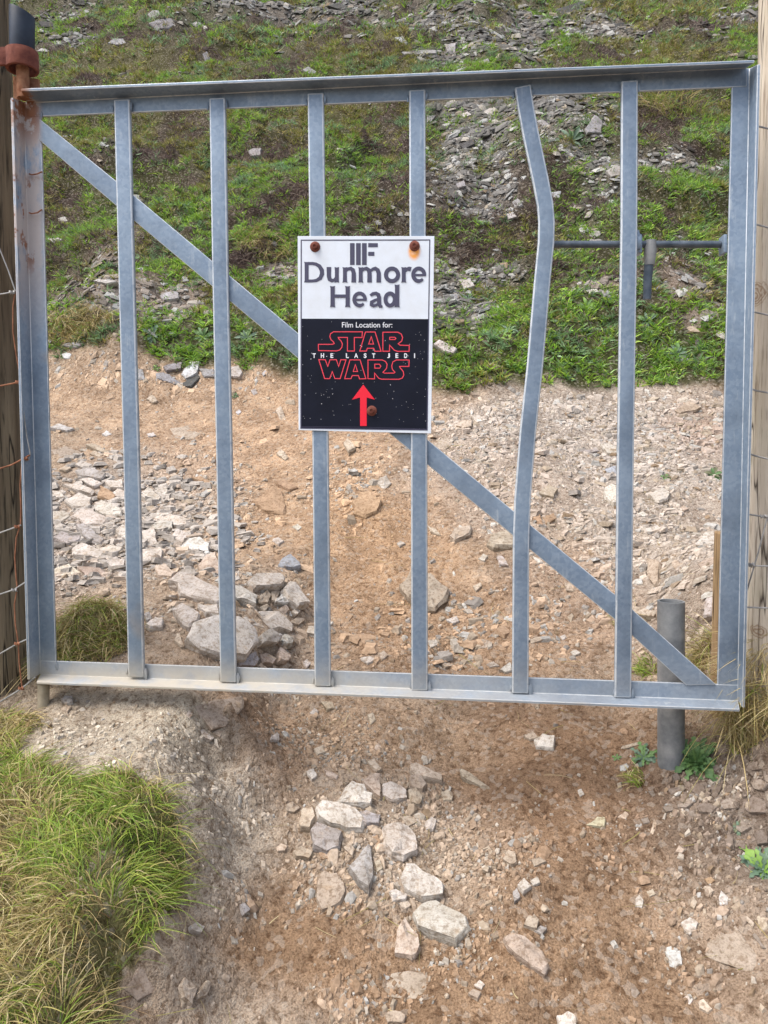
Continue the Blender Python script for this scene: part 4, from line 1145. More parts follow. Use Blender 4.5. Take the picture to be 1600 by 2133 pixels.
for si, (zn, tone, poly) in enumerate(STONES):
    rg = np.random.default_rng(100+si)
    g0 = gp[si]; nrm = ground_normal(g0[0], g0[1], .06); vd = CAM-g0; dist = np.linalg.norm(vd); vd /= dist
    inc = nrm@vd
    want = .46
    if inc < want:
        for a in np.linspace(0, 1, 41):
            q = nrm*(1-a)+vd*a; q /= np.linalg.norm(q)
            if q@vd >= want: break
        nrm = q
    pw = np.sqrt(abs(sum(poly[i][0]*poly[(i+1) % len(poly)][1]-poly[(i+1) % len(poly)][0]*poly[i][1] for i in range(len(poly))))/2)*dist/F_PX
    buried = tone in 'kK'
    t = pw*rg.uniform(.34, .5)*(1.0 if not buried else .2)
    t *= .62 if zn == 'right front' else 1
    t = min(t, .024 if zn == 'lower pile' else .030)
    pile = zn in ('upper pile', 'lower pile')
    if zn in ('upper pile', 'hill', 'right behind', 'bank foot'): t *= .8
    o0 = g0+nrm*t*.45*(0 if buried else 1)
    ex = np.cross(np.array([0, 1., 0]), nrm); ex /= np.linalg.norm(ex); ey = np.cross(nrm, ex)
    uv = []
    for px, py in poly:
        d = ray(px, py); s = ((o0-CAM)@nrm)/(d@nrm); w = CAM+s*d-o0; uv.append((w@ex, w@ey))
    uv = np.array(uv); area = np.sum(uv[:, 0]*np.roll(uv[:, 1], -1)-np.roll(uv[:, 0], -1)*uv[:, 1])
    if area < 0: uv = uv[::-1]
    me = stone_mesh('stone', uv, t, rg, t*.6+.012)
    o = bpy.data.objects.new('stone', me); COL.objects.link(o)
    R = Matrix(((ex[0], ey[0], nrm[0]), (ex[1], ey[1], nrm[1]), (ex[2], ey[2], nrm[2]))).to_4x4()
    loc = g0-nrm*t*((-.12 if pile else .30 if zn == 'right front' and tone in 'dg' else .16) if not buried else .5)
    o.matrix_world = Matrix.Translation(Vector(loc)) @ R
    c = np.array(TONE[tone])*rg.uniform(.9, 1.1)*(1+rg.normal(0, .012, 3))
    if zn == 'lower pile': c = c*1.13
    if zn == 'right front' and tone in 'dg': c = np.array({'d': (.19, .155, .13), 'g': (.25, .21, .175)}[tone])*rg.uniform(.85, 1.15)
    if zn in ('hill', 'bank foot') and tone in 'pgw': c = c*np.array((.93, .97, 1.05))
    o.color = tuple(np.clip(c, 0, .8))+(1,)
    P = np.array(poly); w_, h_ = P.max(0)-P.min(0); asp = max(w_, h_)/max(1, min(w_, h_))
    size = 'big' if pw > .095 and zn not in ('hill',) or pw > .2 else 'small' if pw < .045 else 'mid sized'
    shp = 'long' if asp > 2.1 else 'three cornered' if len(poly) == 3 else 'slab' if buried else 'angular' if len(poly) <= 5 else 'blocky'
    recs.append((o, zn, tone, size, shp, cent[si]))
ZT = {'front': 'below gate', 'right front': 'on lower right bank', 'lower pile': 'in near heap', 'upper pile': 'in left spill',
      'centre': 'on tan path', 'right behind': 'on gritty path', 'hill': 'on hillside', 'bank foot': 'at bank foot', 'left edge': 'by left grass'}
GT = {'front': 'stones on the path below the gate', 'right front': 'stones on the lower right bank', 'lower pile': 'stones heaped just behind the gate', 'upper pile': 'stones spilled at left behind the gate',
      'centre': 'stones on the path behind the gate', 'right behind': 'stones on the gritty path behind the gate', 'hill': 'stones on the hillside', 'bank foot': 'stones at the foot of the left bank', 'left edge': 'stones along the grassy left edge'}
byl = {}
for r in recs:
    o, zn, tone, size, shp, c = r
    wh = ZT[zn]+', '+gap(c[0])
    if zn == 'front': wh = ('just ' if c[1] < 1640 else 'far ' if c[1] > 1860 else '')+wh
    byl.setdefault('%s %s %s stone %s' % (size, WORD[tone], shp, wh), []).append(r)
vord = {2: ['upper', 'lower'], 3: ['upper', 'middle', 'lower']}
for lab, rs in byl.items():
    ys = [r[5][1] for r in rs]; xs_ = [r[5][0] for r in rs]
    if len(rs) == 1: rs[0][0]['label'] = lab
    elif len(rs) in vord and max(ys)-min(ys) > max(xs_)-min(xs_):
        for k, r in enumerate(sorted(rs, key=lambda q: q[5][1])): r[0]['label'] = vord[len(rs)][k]+' '+lab
    else:
        for k, r in enumerate(sorted(rs, key=lambda q: q[5][0])): r[0]['label'] = lab+', '+(ordn[k] if k < len(ordn)-1 and k < len(rs)-1 else 'rightmost' if k == len(rs)-1 else 'near the right')
    for r in rs: tag(r[0], None, 'stone', GT[r[1]])
SP = np.array([[r[0].matrix_world.translation.x, r[0].matrix_world.translation.y] for r in recs])

# ------------------------------------------------------------------ gravel and grit: far too many to count
TB = np.array([(-1, -1, -1), (1, -1, -1), (1, 1, -1), (-1, 1, -1), (-1, -1, 1), (1, -1, 1), (1, 1, 1), (-1, 1, 1)], float)
_p = (1+5**.5)/2
ICO = np.array([(-1, _p, 0), (1, _p, 0), (-1, -_p, 0), (1, -_p, 0), (0, -1, _p), (0, 1, _p), (0, -1, -_p), (0, 1, -_p), (_p, 0, -1), (_p, 0, 1), (-_p, 0, -1), (-_p, 0, 1)])/1.9*1.1
ICOF = np.array([(0, 11, 5), (0, 5, 1), (0, 1, 7), (0, 7, 10), (0, 10, 11), (1, 5, 9), (5, 11, 4), (11, 10, 2), (10, 7, 6), (7, 1, 8), (3, 9, 4), (3, 4, 2), (3, 2, 6), (3, 6, 8), (3, 8, 9), (4, 9, 5), (2, 4, 11), (6, 2, 10), (8, 6, 7), (9, 8, 1)])
TBF = np.array([(0, 2, 1), (0, 3, 2), (4, 5, 6), (4, 6, 7), (0, 1, 5), (0, 5, 4), (1, 2, 6), (1, 6, 5), (2, 3, 7), (2, 7, 6), (3, 0, 4), (3, 4, 7)])
def gravel(name, label, x, y, size, col, flat=(.3, .7), lift=.2, seed=0, lie=0., rnd=False):
    rg = np.random.default_rng(seed); N = len(x); z = H(x, y); e = .03 if not lie else .16
    sx = (H(x+e, y)-H(x-e, y))/(2*e); sy = (H(x, y+e)-H(x, y-e))/(2*e)
    sx = np.clip(sx, -.7, .7); sy = np.clip(sy, -.7, 1.1)
    S = np.stack([size*rg.uniform(.7, 1.3, N), size*rg.uniform(.45, .95, N), size*rg.uniform(flat[0], flat[1], N)], 1)/2
    T, TF = (ICO, ICOF) if rnd else (TB, TBF); nv = len(T)
    v = T[None]*S[:, None]*(1+rg.uniform(-.38, .22, (N, nv, 3)))
    if not rnd: v[:, 4:, :2] *= rg.uniform(.55, .9, (N, 1, 1))
    a = rg.uniform(0, 2*np.pi, N) if not lie else rg.normal(0, lie, N); tw = .25 if not lie else .13; ca, sa = np.cos(a)[:, None], np.sin(a)[:, None]
    tx, ty = rg.normal(0, tw, (N, 1)), rg.normal(-(.25 if lie else 0), tw, (N, 1))
    vx = v[..., 0]*ca-v[..., 1]*sa; vy = v[..., 0]*sa+v[..., 1]*ca; vz = v[..., 2]+vx*(sx[:, None]+tx)+vy*(sy[:, None]+ty)
    P = np.stack([vx+x[:, None], vy+y[:, None], vz+z[:, None]+(S[:, 2]*lift)[:, None]], -1).reshape(-1, 3)
    f = (np.arange(N)[:, None, None]*nv+TF[None]).reshape(-1, 3)
    o = link(name, tri_mesh(name, P, f, np.repeat(col, nv, 0)), PEB); return tag(o, label, None, None, 'stuff')
GRAV = Blobs([(r[0], r[1], r[2], r[3], r[4]) for r in [
 (800, 1780, 190, 150, 1.), (1040, 1820, 110, 110, .75), (680, 1560, 110, 55, .7), (960, 1990, 110, 100, .5), (500, 1780, 60, 150, .4), (1400, 1750, 130, 120, .35), (1510, 1650, 110, 90, .8), (1470, 1950, 110, 110, .35), (250, 1530, 190, 80, .22), (760, 2060, 90, 60, .8),
 (1250, 930, 270, 120, 1.), (1400, 1150, 120, 140, 1.), (1100, 1060, 120, 70, .8), (300, 1100, 180, 130, .8), (500, 1280, 170, 90, .7), (330, 760, 250, 50, .6), (1000, 900, 120, 70, .8), (950, 1330, 250, 80, .6), (720, 1010, 90, 60, .6), (1250, 1130, 150, 110, .8), (1340, 860, 200, 50, 1.0)]])
def gdens(x, y):
    GRAV.pre(x, y); d = np.full(x.shape, .03)
    for i, v in enumerate(GRAV.v): d = np.maximum(d, v[0]*GRAV.w(i, x, y, .4))
    return d*(.35+1.1*sstep(.38, .62, fbm(x, y, .10, 3, 91)))
def pebble_cols(rg, N, x, y, warm):
    base = np.array([(.44, .385, .32), (.38, .31, .235), (.33, .26, .19), (.42, .40, .37), (.30, .27, .24), (.52, .49, .44), (.30, .215, .14)])
    c = base[rg.choice(len(base), N, p=warm)]*rg.uniform(.75, 1.12, (N, 1))*.9
    loc, _ = ground_color(x, y, x); m = rg.random(N) < .62
    c[m] = loc[m]*rg.uniform(.8, 1.3, (m.sum(), 1)); return c
rg = np.random.default_rng(21)
def pick(n, x0, x1, y0, y1, f):
    x = rg.uniform(x0, x1, n); y = rg.uniform(y0, y1, n); k = rg.random(n) < f(x, y); return x[k], y[k]
def on_path(x, y): return (y < y_bound(x)-.02) & ~inpoly(x, y, GRASS_POLY)
WARM = [.22, .24, .2, .08, .08, .04, .14]; COOL = [.26, .2, .1, .18, .14, .06, .06]
x, y = pick(95000, -1.0, 1.15, -.9, .35, lambda a, b: gdens(a, b)*on_path(a, b)); sz = .004+.010*rg.random(len(x))**3
gravel('gravel', 'fine gravel and grit on the path below the gate', x, y, sz, pebble_cols(rg, len(x), x, y, WARM), (.4, .8), .2, 31)
x, y = pick(3400, -.9, 1.1, -.9, .35, lambda a, b: gdens(a, b)**1.3*on_path(a, b)); sz = .010+.022*rg.random(len(x))**2
gravel('gravel', 'coarse pebbles strewn over the path below the gate', x, y, sz, pebble_cols(rg, len(x), x, y, WARM), (.45, .75), .35, 32, 0., True)
x, y = pick(110000, -2.7, 2.3, .3, 2.9, lambda a, b: gdens(a, b)*on_path(a, b)); sz = .008+.018*rg.random(len(x))**2.5
gravel('gravel', 'fine slate grit over the path behind the gate', x, y, sz, pebble_cols(rg, len(x), x, y, COOL), (.2, .5), .35, 33)
x, y = pick(11000, -2.7, 2.3, .3, 2.9, lambda a, b: gdens(a, b)*on_path(a, b)*.75); sz = .025+.035*rg.random(len(x))**2
gravel('gravel', 'slate chips strewn over the path behind the gate', x, y, sz, pebble_cols(rg, len(x), x, y, COOL), (.2, .38), .5, 34, .8)
SPILL = Blobs([(260, 1080, 150, 110, 1.), (160, 1010, 70, 60, .8), (400, 1150, 110, 60, .8), (220, 970, 80, 50, .6)])
def spill_d(a, b):
    SPILL.pre(a, b); d = 0*a
    for i, v in enumerate(SPILL.v): d = np.maximum(d, v[0]*SPILL.w(i, a, b, .3))
    return d*on_path(a, b)
x, y = pick(4200, -1.9, .2, .15, 1.9, spill_d); sz = .022+.045*rg.random(len(x))**2
gravel('gravel', 'flat slate fragments filling the stone spill at left behind the gate', x, y, sz, np.array((.40, .36, .32))*rg.uniform(.7, 1.1, (len(x), 1)), (.2, .4), .8, 37, .9)
def scree_d(a, b):
    c = cover(a, b); return np.clip(np.maximum(c['S'], .35*c['D']), .0, 1)*(b > y_bound(a))
x, y = pick(120000, -5.2, 3.8, 2.4, 6.0, lambda a, b: scree_d(a, b)*((a < .5+.46*(b+1.7)) & (a > -.5-.70*(b+1.7)))); sz = .018+.05*rg.random(len(x))**2.2
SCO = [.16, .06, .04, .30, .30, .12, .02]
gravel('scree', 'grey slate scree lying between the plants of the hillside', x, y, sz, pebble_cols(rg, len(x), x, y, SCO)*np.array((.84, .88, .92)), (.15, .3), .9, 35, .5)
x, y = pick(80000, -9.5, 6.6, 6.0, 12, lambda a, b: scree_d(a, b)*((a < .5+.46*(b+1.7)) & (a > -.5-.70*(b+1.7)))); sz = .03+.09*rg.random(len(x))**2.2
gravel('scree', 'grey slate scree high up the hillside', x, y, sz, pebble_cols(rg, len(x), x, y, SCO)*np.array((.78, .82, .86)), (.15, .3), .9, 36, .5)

# ------------------------------------------------------------------ blades: grass, heather and leaves
def blades(name, root, direc, bend, length, width, col, segs=1, side=None, seed=0, tip=.6):
    """curved tapering blades; col is the base colour of each, the tip is a little lighter"""
    rg = np.random.default_rng(seed); N = len(root)
    if side is None:
        r = rg.normal(0, 1, (N, 3)); side = np.cross(direc, r); side /= np.linalg.norm(side, axis=1, keepdims=True)+1e-9
    rows = []
    for s in range(segs+1):
        t = s/segs; p = root+length[:, None]*(direc*t+bend*t*t)
        if s == segs: rows.append(p[:, None])
        else:
            w = width*(1-.35*t if segs > 1 else 1)*.5
            rows.append(np.stack([p-side*w[:, None], p+side*w[:, None]], 1))
    Vv = np.concatenate(rows, 1); k = Vv.shape[1]; f = []
    for s in range(segs-1): a = 2*s; f += [(a, a+1, a+3), (a, a+3, a+2)]
    a = 2*(segs-1); f.append((a, a+1, a+2))
    F = (np.arange(N)[:, None, None]*k+np.array(f)[None]).reshape(-1, 3)
    cc = np.repeat(col[:, None], k, 1)
    return tri_mesh(name, Vv.reshape(-1, 3), F, cc.reshape(-1, 3))
def slope_frame(x, y, e=.05):
    sx = (H(x+e, y)-H(x-e, y))/(2*e); sy = (H(x, y+e)-H(x, y-e))/(2*e)
    n = np.stack([-sx, -sy, np.ones_like(sx)], 1); return n/np.linalg.norm(n, axis=1, keepdims=True)
rg = np.random.default_rng(77)
PAL = {'G': [(.24, .41, .05), (.30, .48, .06), (.20, .35, .09), (.36, .48, .09), (.25, .37, .14)],
       'O': [(.25, .26, .055), (.32, .31, .08), (.19, .23, .05), (.42, .36, .17), (.22, .165, .085)],
       'H': [(.125, .085, .08), (.17, .12, .11), (.095, .068, .064), (.25, .185, .16)],
       'Y': [(.50, .39, .16), (.42, .34, .13), (.58, .48, .25), (.26, .28, .07)],
       'B': [(.22, .34, .17), (.28, .41, .22), (.18, .29, .13)]}
def hill_tufts(n, x0, x1, y0, y1, per, lmin, lmax, wmin, wmax, segs, seed):
    rg = np.random.default_rng(seed)
    x = rg.uniform(x0, x1, n); y = rg.uniform(y0, y1, n)
    k = (x < .35+.44*(y+1.7)) & (x > -.35-.68*(y+1.7)) & (y > y_bound(x)+.02+(fbm(x, y, .10, 2, 97)-.5)*.10); x, y = x[k], y[k]
    k = rg.random(len(x)) < .25+1.1*sstep(.40, .52, fbm(x, y, .055+.012*np.maximum(y-3, 0), 2, 131)); x, y = x[k], y[k]
    c = cover(x, y); bare = np.maximum(c['S'], c['D'])
    k = rg.random(len(x)) > np.clip(bare*1.1-.16, 0, .95); x, y = x[k], y[k]; c = {q: v[k] for q, v in c.items()}
    n = len(x); n1 = fbm(x, y, .35, 3, 101); n2 = fbm(x, y, .17, 3, 103); low = 1-sstep(2.9, 3.7, y)
    kind = np.full(n, 'O', dtype='<U1')
    kind[n1+rg.normal(0, .05, n) > .50-.12*low] = 'G'
    kind[(n2+rg.normal(0, .05, n) > .60) & (n1 < .62)] = 'B'
    kind[rg.random(n) < .03] = 'Y'
    for q in 'OGYH': kind[rg.random(n) < c[q]*(.9 if q != 'O' else .7)] = q
    rx = np.repeat(x, per); ry = np.repeat(y, per); kd = np.repeat(kind, per); N = len(rx)
    L = rg.uniform(lmin, lmax, N)*np.where(kd == 'H', 1.15, 1); rad = .35*np.repeat(rg.uniform(lmin, lmax, n), per)
    ang = rg.uniform(0, 2*np.pi, N); rr = np.sqrt(rg.random(N))*rad
    bx, by = rx+np.cos(ang)*rr, ry+np.sin(ang)*rr
    nr = slope_frame(bx, by)
    z = H(bx, by)
    d = nr*rg.uniform(.25, .9, (N, 1))+np.stack([np.cos(ang), np.sin(ang), 0*ang], 1)*rg.uniform(.4, 1.0, (N, 1))+rg.normal(0, .2, (N, 3))
    d[:, 2] += .25
    d /= np.linalg.norm(d, axis=1, keepdims=True)
    bend = np.stack([rg.normal(0, .25, N), rg.normal(-.1, .25, N), rg.uniform(-.5, .0, N)], 1)
    col = np.zeros((N, 3))
    for q, pal in PAL.items():
        m = kd == q
        if m.any():
            pi = np.repeat(rg.integers(0, len(pal), n), per)[m]; pj = rg.integers(0, len(pal), m.sum())
            pi = np.where(rg.random(m.sum()) < .6, pi, pj); col[m] = np.array(pal)[pi]
    col *= np.repeat(rg.uniform(.6, 1.35, n), per)[:, None]*rg.uniform(.8, 1.2, (N, 1))
    dead = rg.random(N) < .045; col[dead] = np.array((.36, .30, .19))*rg.uniform(.7, 1.1, (dead.sum(), 1))
    W_ = rg.uniform(wmin, wmax, N)*np.where(kd == 'H', .5, 1)*np.where(kd == 'Y', .6, 1)
    return blades('hillside_plants', np.stack([bx, by, z-.004], 1), d, bend, L, W_, col, segs, seed=seed), kd
me, _ = hill_tufts(34000, -4.5, 3.1, 2.3, 4.4, 9, .025, .062, .005, .0105, 2, 201)
tag(link('hillside_plants', me, BLADE), 'low green cushion plants and grass on the bank above the path', kind='stuff')
me, _ = hill_tufts(64000, -7, 4.7, 4.4, 8.0, 7, .03, .072, .006, .013, 1, 202)
tag(link('hillside_plants', me, BLADE), 'mossy green and brown heath covering the middle of the hillside', kind='stuff')
me, _ = hill_tufts(60000, -11.5, 7.7, 8.0, 15, 6, .045, .105, .011, .022, 1, 203)
tag(link('hillside_plants', me, BLADE), 'green and brown heath high up the hillside', kind='stuff')

# wiry dead roots hanging from the worn edges
ROOT = Blobs([(990, 530, 95, 32), (1250, 565, 100, 30), (1420, 555, 90, 30), (520, 545, 80, 34), (770, 505, 50, 20), (1400, 235, 80, 45), (600, 400, 80, 30), (250, 75, 90, 18), (590, 135, 60, 20), (850, 370, 70, 40)])
rx, ry = [], []
for i in range(len(ROOT.c)):
    n = int(420*max(.4, ROOT.rx[i]*3)); rx.append(ROOT.c[i, 0]+rg.normal(0, .55, n)*ROOT.rx[i]); ry.append(ROOT.cy[i]+rg.normal(0, .55, n)*ROOT.ry[i])
rx = np.concatenate(rx); ry = np.concatenate(ry); N = len(rx); ang = rg.uniform(0, 2*np.pi, N); nr = slope_frame(rx, ry)
d = np.stack([np.cos(ang), np.sin(ang)*.6, np.sin(ang)*.5], 1)+nr*rg.uniform(.2, .7, (N, 1)); d /= np.linalg.norm(d, axis=1, keepdims=True)
col = np.array([(.15, .105, .08), (.22, .17, .13), (.09, .065, .055), (.32, .26, .20)])[rg.choice(4, N, p=[.35, .25, .3, .1])]*rg.uniform(.8, 1.2, (N, 1))
me = blades('dead_roots', np.stack([rx, ry, H(rx, ry)], 1), d, np.stack([rg.normal(0, .5, N), rg.normal(0, .4, N), -rg.uniform(.3, 1.0, N)], 1), rg.uniform(.06, .17, N), rg.uniform(.0025, .005, N), col, 5, seed=5)
tag(link('dead_roots', me, BLADE), 'tangle of wiry brown roots and dead heather along worn edges', kind='stuff')

# ------------------------------------------------------------------ long grass
GREEN = np.array([(.27, .36, .05), (.21, .32, .045), (.34, .39, .075), (.19, .27, .06)]); STRAW = np.array([(.46, .36, .17), (.54, .45, .25), (.38, .30, .12), (.34, .30, .10), (.30, .20, .10)])
def long_grass(name, label, x, y, L, green, seed, flop=1.0, width=(.0010, .0021), kind='stuff', lean=None, z0=0.0, cat=None, segs=6):
    rg = np.random.default_rng(seed); N = len(x)
    a = 2*np.pi*fbm(x, y, .14, 2, seed)*2+rg.normal(0, .8, N)
    out = np.stack([np.cos(a), np.sin(a), 0*a], 1)
    if lean is not None: out = out*.75+lean
    d = out*rg.uniform(.25, .95, (N, 1))*flop+np.array((0, 0, 1.))*rg.uniform(.45, 1.1, (N, 1)); d /= np.linalg.norm(d, axis=1, keepdims=True)
    bend = out*rg.uniform(.0, .45, (N, 1))*flop+np.stack([rg.normal(0, .2, N), rg.normal(0, .2, N), -rg.uniform(.3, 1.05, N)*flop], 1)
    g = rg.random(N) < green
    col = np.where(g[:, None], GREEN[rg.integers(0, 4, N)], STRAW[rg.choice(5, N, p=[.3, .22, .2, .18, .1])])*rg.uniform(.75, 1.2, (N, 1))
    me = blades(name, np.stack([x, y, H(x, y)+z0], 1), d, bend, L, rg.uniform(width[0], width[1], N), col, segs, seed=seed)
    o = link(name, me, BLADE); return tag(o, label, cat, None, kind)
xs = np.array([p[0] for p in GRASS_POLY]); 
N = 150000; x = rg.uniform(-1.7, -.38, N); y = rg.uniform(-1.3, .12, N); k = inpoly(x, y, GRASS_POLY); x, y = x[k], y[k]
gn = fbm(x, y, .20, 3, 111); gr = np.clip((gn-.30)*2.8, .12, .85)
gr = gr*np.clip(1-sstep(-.27, -.12, y+(x+.8)*.25)*.88, 0, 1)*.9
keep = rg.random(len(x)) < .7+.5*sstep(.35, .6, fbm(x, y, .07, 2, 113)); x, y, gr = x[keep], y[keep], gr[keep]
long_grass('grass', 'long green and straw coloured grass on the left bank below the gate', x, y, rg.uniform(.026, .086, len(x))*(.75+.5*fbm(x, y, .1, 2, 9)), gr, 301, 1.0)
def tuft_at(px, py, rx, ry, n, L, green, label, seed, flop=1.1, cat='grass tuft', lean=None, width=(.0013, .0026), mound=.0, name='grass_tussock'):
    c = cast([px], [py])[0]; dd = np.linalg.norm(c-CAM)/F_PX; r2 = np.random.default_rng(seed)
    a = r2.uniform(0, 2*np.pi, n); r = np.sqrt(r2.random(n)); x = c[0]+np.cos(a)*r*rx*dd; y = c[1]+np.sin(a)*r*ry*dd*1.4
    Ls = r2.uniform(L[0], L[1], n)
    return long_grass(name, label, x, y, Ls, green, seed, flop, width, None, lean, mound*(1-r**2), cat)
tuft_at(185, 1330, 85, 70, 4000, (.045, .12), .22, 'shaggy green and brown grass tussock behind the hinge corner', 311, 1.15, lean=np.array((.15, -.35, 0)), mound=.06)
tuft_at(1612, 1425, 78, 50, 4200, (.05, .15), .08, 'drooping straw coloured grass tussock at the foot of the pale post', 312, 1.25, lean=np.array((-.05, -.45, 0)), mound=.06)
tuft_at(1455, 1390, 32, 30, 420, (.05, .13), .12, 'dry tan grass tuft between the steel pipe and the stake', 313, 1.1)
tuft_at(1348, 1395, 22, 18, 160, (.03, .06), .75, 'small green tuft left of the steel pipe', 314, 1.0)
tuft_at(1300, 1290, 22, 16, 110, (.03, .05), .5, 'small thin grass tuft behind the foot of the sixth bar', 315, 1.0)
tuft_at(1325, 1625, 18, 14, 110, (.025, .05), .3, 'small dry tuft on the bank below the pipe', 316, 1.0)
tuft_at(25, 1508, 55, 20, 420, (.025, .065), .15, 'dry grass clump at the foot of the dark post', 317, 1.1)
tuft_at(160, 690, 75, 16, 900, (.06, .14), .12, 'long golden dry grass clump on the bank at far left', 318, 1.25, lean=np.array((.2, -.5, 0)), width=(.002, .004))
tuft_at(1400, 225, 60, 26, 420, (.12, .32), .55, 'tall pale grass tuft on the hillside beside the latch stile', 319, .9, width=(.004, .008))
tuft_at(545, 500, 60, 22, 500, (.08, .17), .2, 'straw coloured grass tuft overhanging the worn ledge behind the brace', 320, 1.2, lean=np.array((0, -.4, 0)), width=(.002, .004))
# stray stalks lying about
N = 420; x = rg.uniform(-.5, 1.1, N); y = rg.uniform(-.85, 2.3, N); a = rg.uniform(0, 2*np.pi, N)
d = np.stack([np.cos(a), np.sin(a), np.sin(a)*.42+.06], 1); me = blades('dead_stalks', np.stack([x, y, H(x, y)+.004], 1), d, np.stack([rg.normal(0, .3, N), rg.normal(0, .3, N), rg.normal(-.03, .05, N)], 1), rg.uniform(.02, .10, N), rg.uniform(.001, .002, N), np.array(STRAW)[rg.integers(0, 5, N)]*.9, 5, seed=9)
tag(link('dead_stalks', me, BLADE), 'thin dead grass stalks strewn over the dirt', kind='stuff')

# ------------------------------------------------------------------ single plants with broad leaves
def leaf_plant(name, label, px, py, rpx, nleaf, lobes, cols, seed, upright=.55, group=None, wl=.22):
    c = cast([px], [py])[0]; dd = np.linalg.norm(c-CAM)/F_PX; Rr = rpx*dd; r2 = np.random.default_rng(seed)
    nr = ground_normal(c[0], c[1], .05); vv = CAM-c; vv /= np.linalg.norm(vv); ax = nr*.6+vv*.4; ax /= np.linalg.norm(ax)
    e1 = np.cross(ax, (0, 0, 1.)); e1 = e1/np.linalg.norm(e1); e2 = np.cross(ax, e1)
    th = empty(name, tuple(c)); tag(th, label, 'plant', group)
    cm = MB(); cm.tube([c-ax*.01, c+ax*Rr*.12], [Rr*.06, Rr*.03], 6); link('crown', cm.mesh('crown', 0, True), LEAFM[cols[0]], th)
    for k in range(nleaf):
        a = 2.399*k+r2.normal(0, .2); q = (k+.5)/nleaf; L = Rr*(.45+.65*q)*r2.uniform(.85, 1.1); el = upright*(1.25-q)+r2.normal(0, .08)
        dirv = (math.cos(a)*e1+math.sin(a)*e2)*math.cos(el)+ax*math.sin(el); sd = np.cross(dirv, ax); sd /= np.linalg.norm(sd); un = np.cross(sd, dirv)
        m = MB(); ns = 4*lobes+2 if lobes else 7; lft, rgt, mid = [], [], []
        for i in range(ns+1):
            t = i/ns; p = c+ax*.004+dirv*L*t-ax*L*.45*t*t*(.4+q)+un*0
            w = L*wl*math.sin(math.pi*min(1, t*.92+.06))**.8*(.55+.6*t)
            if lobes: w *= (.35+.75*(.5-.5*math.cos(t*lobes*2*math.pi)))*1.35
            mid.append(p); lft.append(p+sd*w+un*w*.35+dirv*w*.25); rgt.append(p-sd*w+un*w*.35+dirv*w*.25)
        vs = mid+lft+rgt; n1 = ns+1; fs = []
        for i in range(ns): fs += [(i, i+1, n1+i+1, n1+i), (i+1, i, 2*n1+i, 2*n1+i+1)]
        m.add(vs, fs); me = bpy.data.meshes.new('leaf'); me.from_pydata(m.v, [], m.f); me.update(); me.polygons.foreach_set('use_smooth', np.ones(len(me.polygons), bool))
        link('leaf', me, LEAFM[cols[k % len(cols)]], th)
    return th
def leaf_mat(name, a, b):
    k = NT(name); n = k.noise(45, 4, .6, k.pos()); c = k.mix(k.ramp(n, [(.35, 0.), (.65, 1.)]), a, b); k.done(c, .55, 0, k.bump(n, .3, .003), .35); return k.m
LEAFM = {'a': leaf_mat('deep_green_leaf', (.045, .10, .03), (.085, .16, .05)), 'b': leaf_mat('mid_green_leaf', (.08, .155, .045), (.12, .20, .06)), 'c': leaf_mat('bright_green_leaf', (.12, .22, .03), (.18, .29, .06)),
         'd': leaf_mat('blue_green_leaf', (.07, .12, .075), (.12, .175, .11)), 'e': leaf_mat('brown_green_leaf', (.07, .08, .035), (.12, .12, .06))}
leaf_plant('leafy_weed', 'bushy dark green weed with lobed leaves below the steel pipe', 1450, 1590, 66, 54, 4, 'aab', 401, .95, None, .10)
leaf_plant('leafy_weed', 'low pale green weed left of the foot of the steel pipe', 1342, 1580, 40, 22, 3, 'bd', 402, .6, None, .11)
leaf_plant('leafy_weed', 'bright green weed cut by the right edge of the photo', 1590, 1815, 60, 34, 3, 'dcd', 403, .7, None, .11)
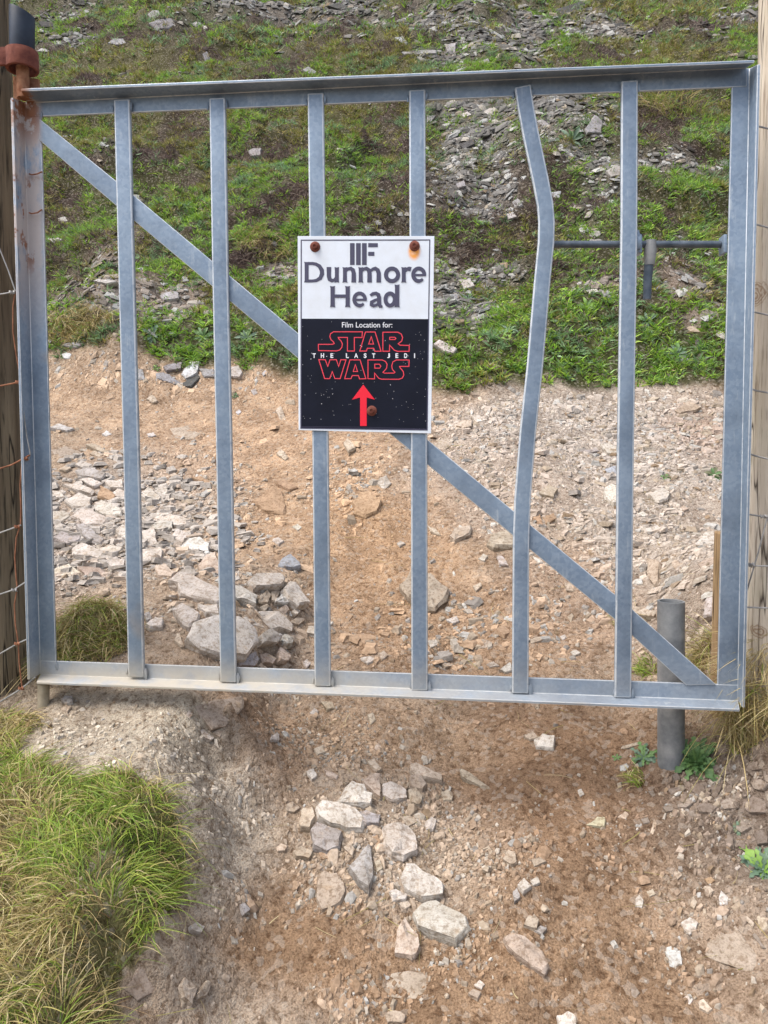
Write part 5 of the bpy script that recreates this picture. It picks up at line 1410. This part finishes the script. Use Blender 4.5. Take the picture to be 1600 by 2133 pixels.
leaf_plant('leafy_weed', 'tiny grey green weed in the stony bank at right', 1537, 1725, 20, 10, 0, 'de', 404, .5)
leaf_plant('leafy_weed', 'tiny weed sprig left of the pale green weed', 1285, 1580, 12, 6, 0, 'b', 405, .5)
leaf_plant('leafy_weed', 'small dark weed on the gritty path by the latch stile', 1487, 990, 26, 12, 0, 'ae', 406, .5)
leaf_plant('leafy_weed', 'small yellowish weed on the gritty path right of the sixth bar', 1386, 996, 15, 10, 0, 'eb', 407, .4)
for k_, (px, py, r, cs, lab) in enumerate([
    (165, 706, 26, 'ea', 'dark rosette plant on the bank edge, left of the first bar'), (318, 700, 34, 'bd', 'large green rosette plant on the bank just right of the first bar'), (425, 702, 32, 'ab', 'dark green rosette plant on the bank left of the second bar'), (515, 705, 34, 'db', 'blue green rosette plant on the bank right of the second bar'),
    (590, 690, 26, 'bc', 'bright rosette plant on the bank left of the sign'), (325, 768, 14, 'ce', 'small yellow green plant at the bank foot behind the first bar'), (490, 826, 12, 'ea', 'tiny plant on the path right of the second bar'), (100, 640, 14, 'db', 'small blue green plant beside the hinge stile'),
    (1190, 295, 42, 'ada', 'dark bushy plant in the scree right of the bent bar'), (1025, 320, 26, 'bd', 'green plant in the scree left of the bent bar'), (965, 101, 15, 'c', 'bright green tuft on the scree above the top rail'), (1140, 40, 20, 'cb', 'yellow green plant high on the scree above the top rail'),
    (975, 625, 22, 'db', 'green plant in the scree right of the sign'), (1060, 690, 36, 'bd', 'spreading green plant on the bank left of the bent bar'), (1410, 740, 34, 'bdc', 'spreading rosette on the bank right of the sixth bar'), (1350, 670, 28, 'db', 'rosette plant below the bolt handle'),
    (540, 345, 16, 'c', 'light green sprig on the heath right of the second bar'), (1220, 640, 30, 'cb', 'bright leafy plant between the bent bar and the sixth bar'), (1455, 545, 18, 'cb', 'bright plant under the sliding bolt near the latch stile'), (230, 570, 14, 'c', 'bright little plant on the worn ledge left of the first bar')]):
    leaf_plant('rosette_plant', lab, px, py, r, 16, 0, cs, 420+k_, .55, 'rosette plants on the bank and scree', .12)
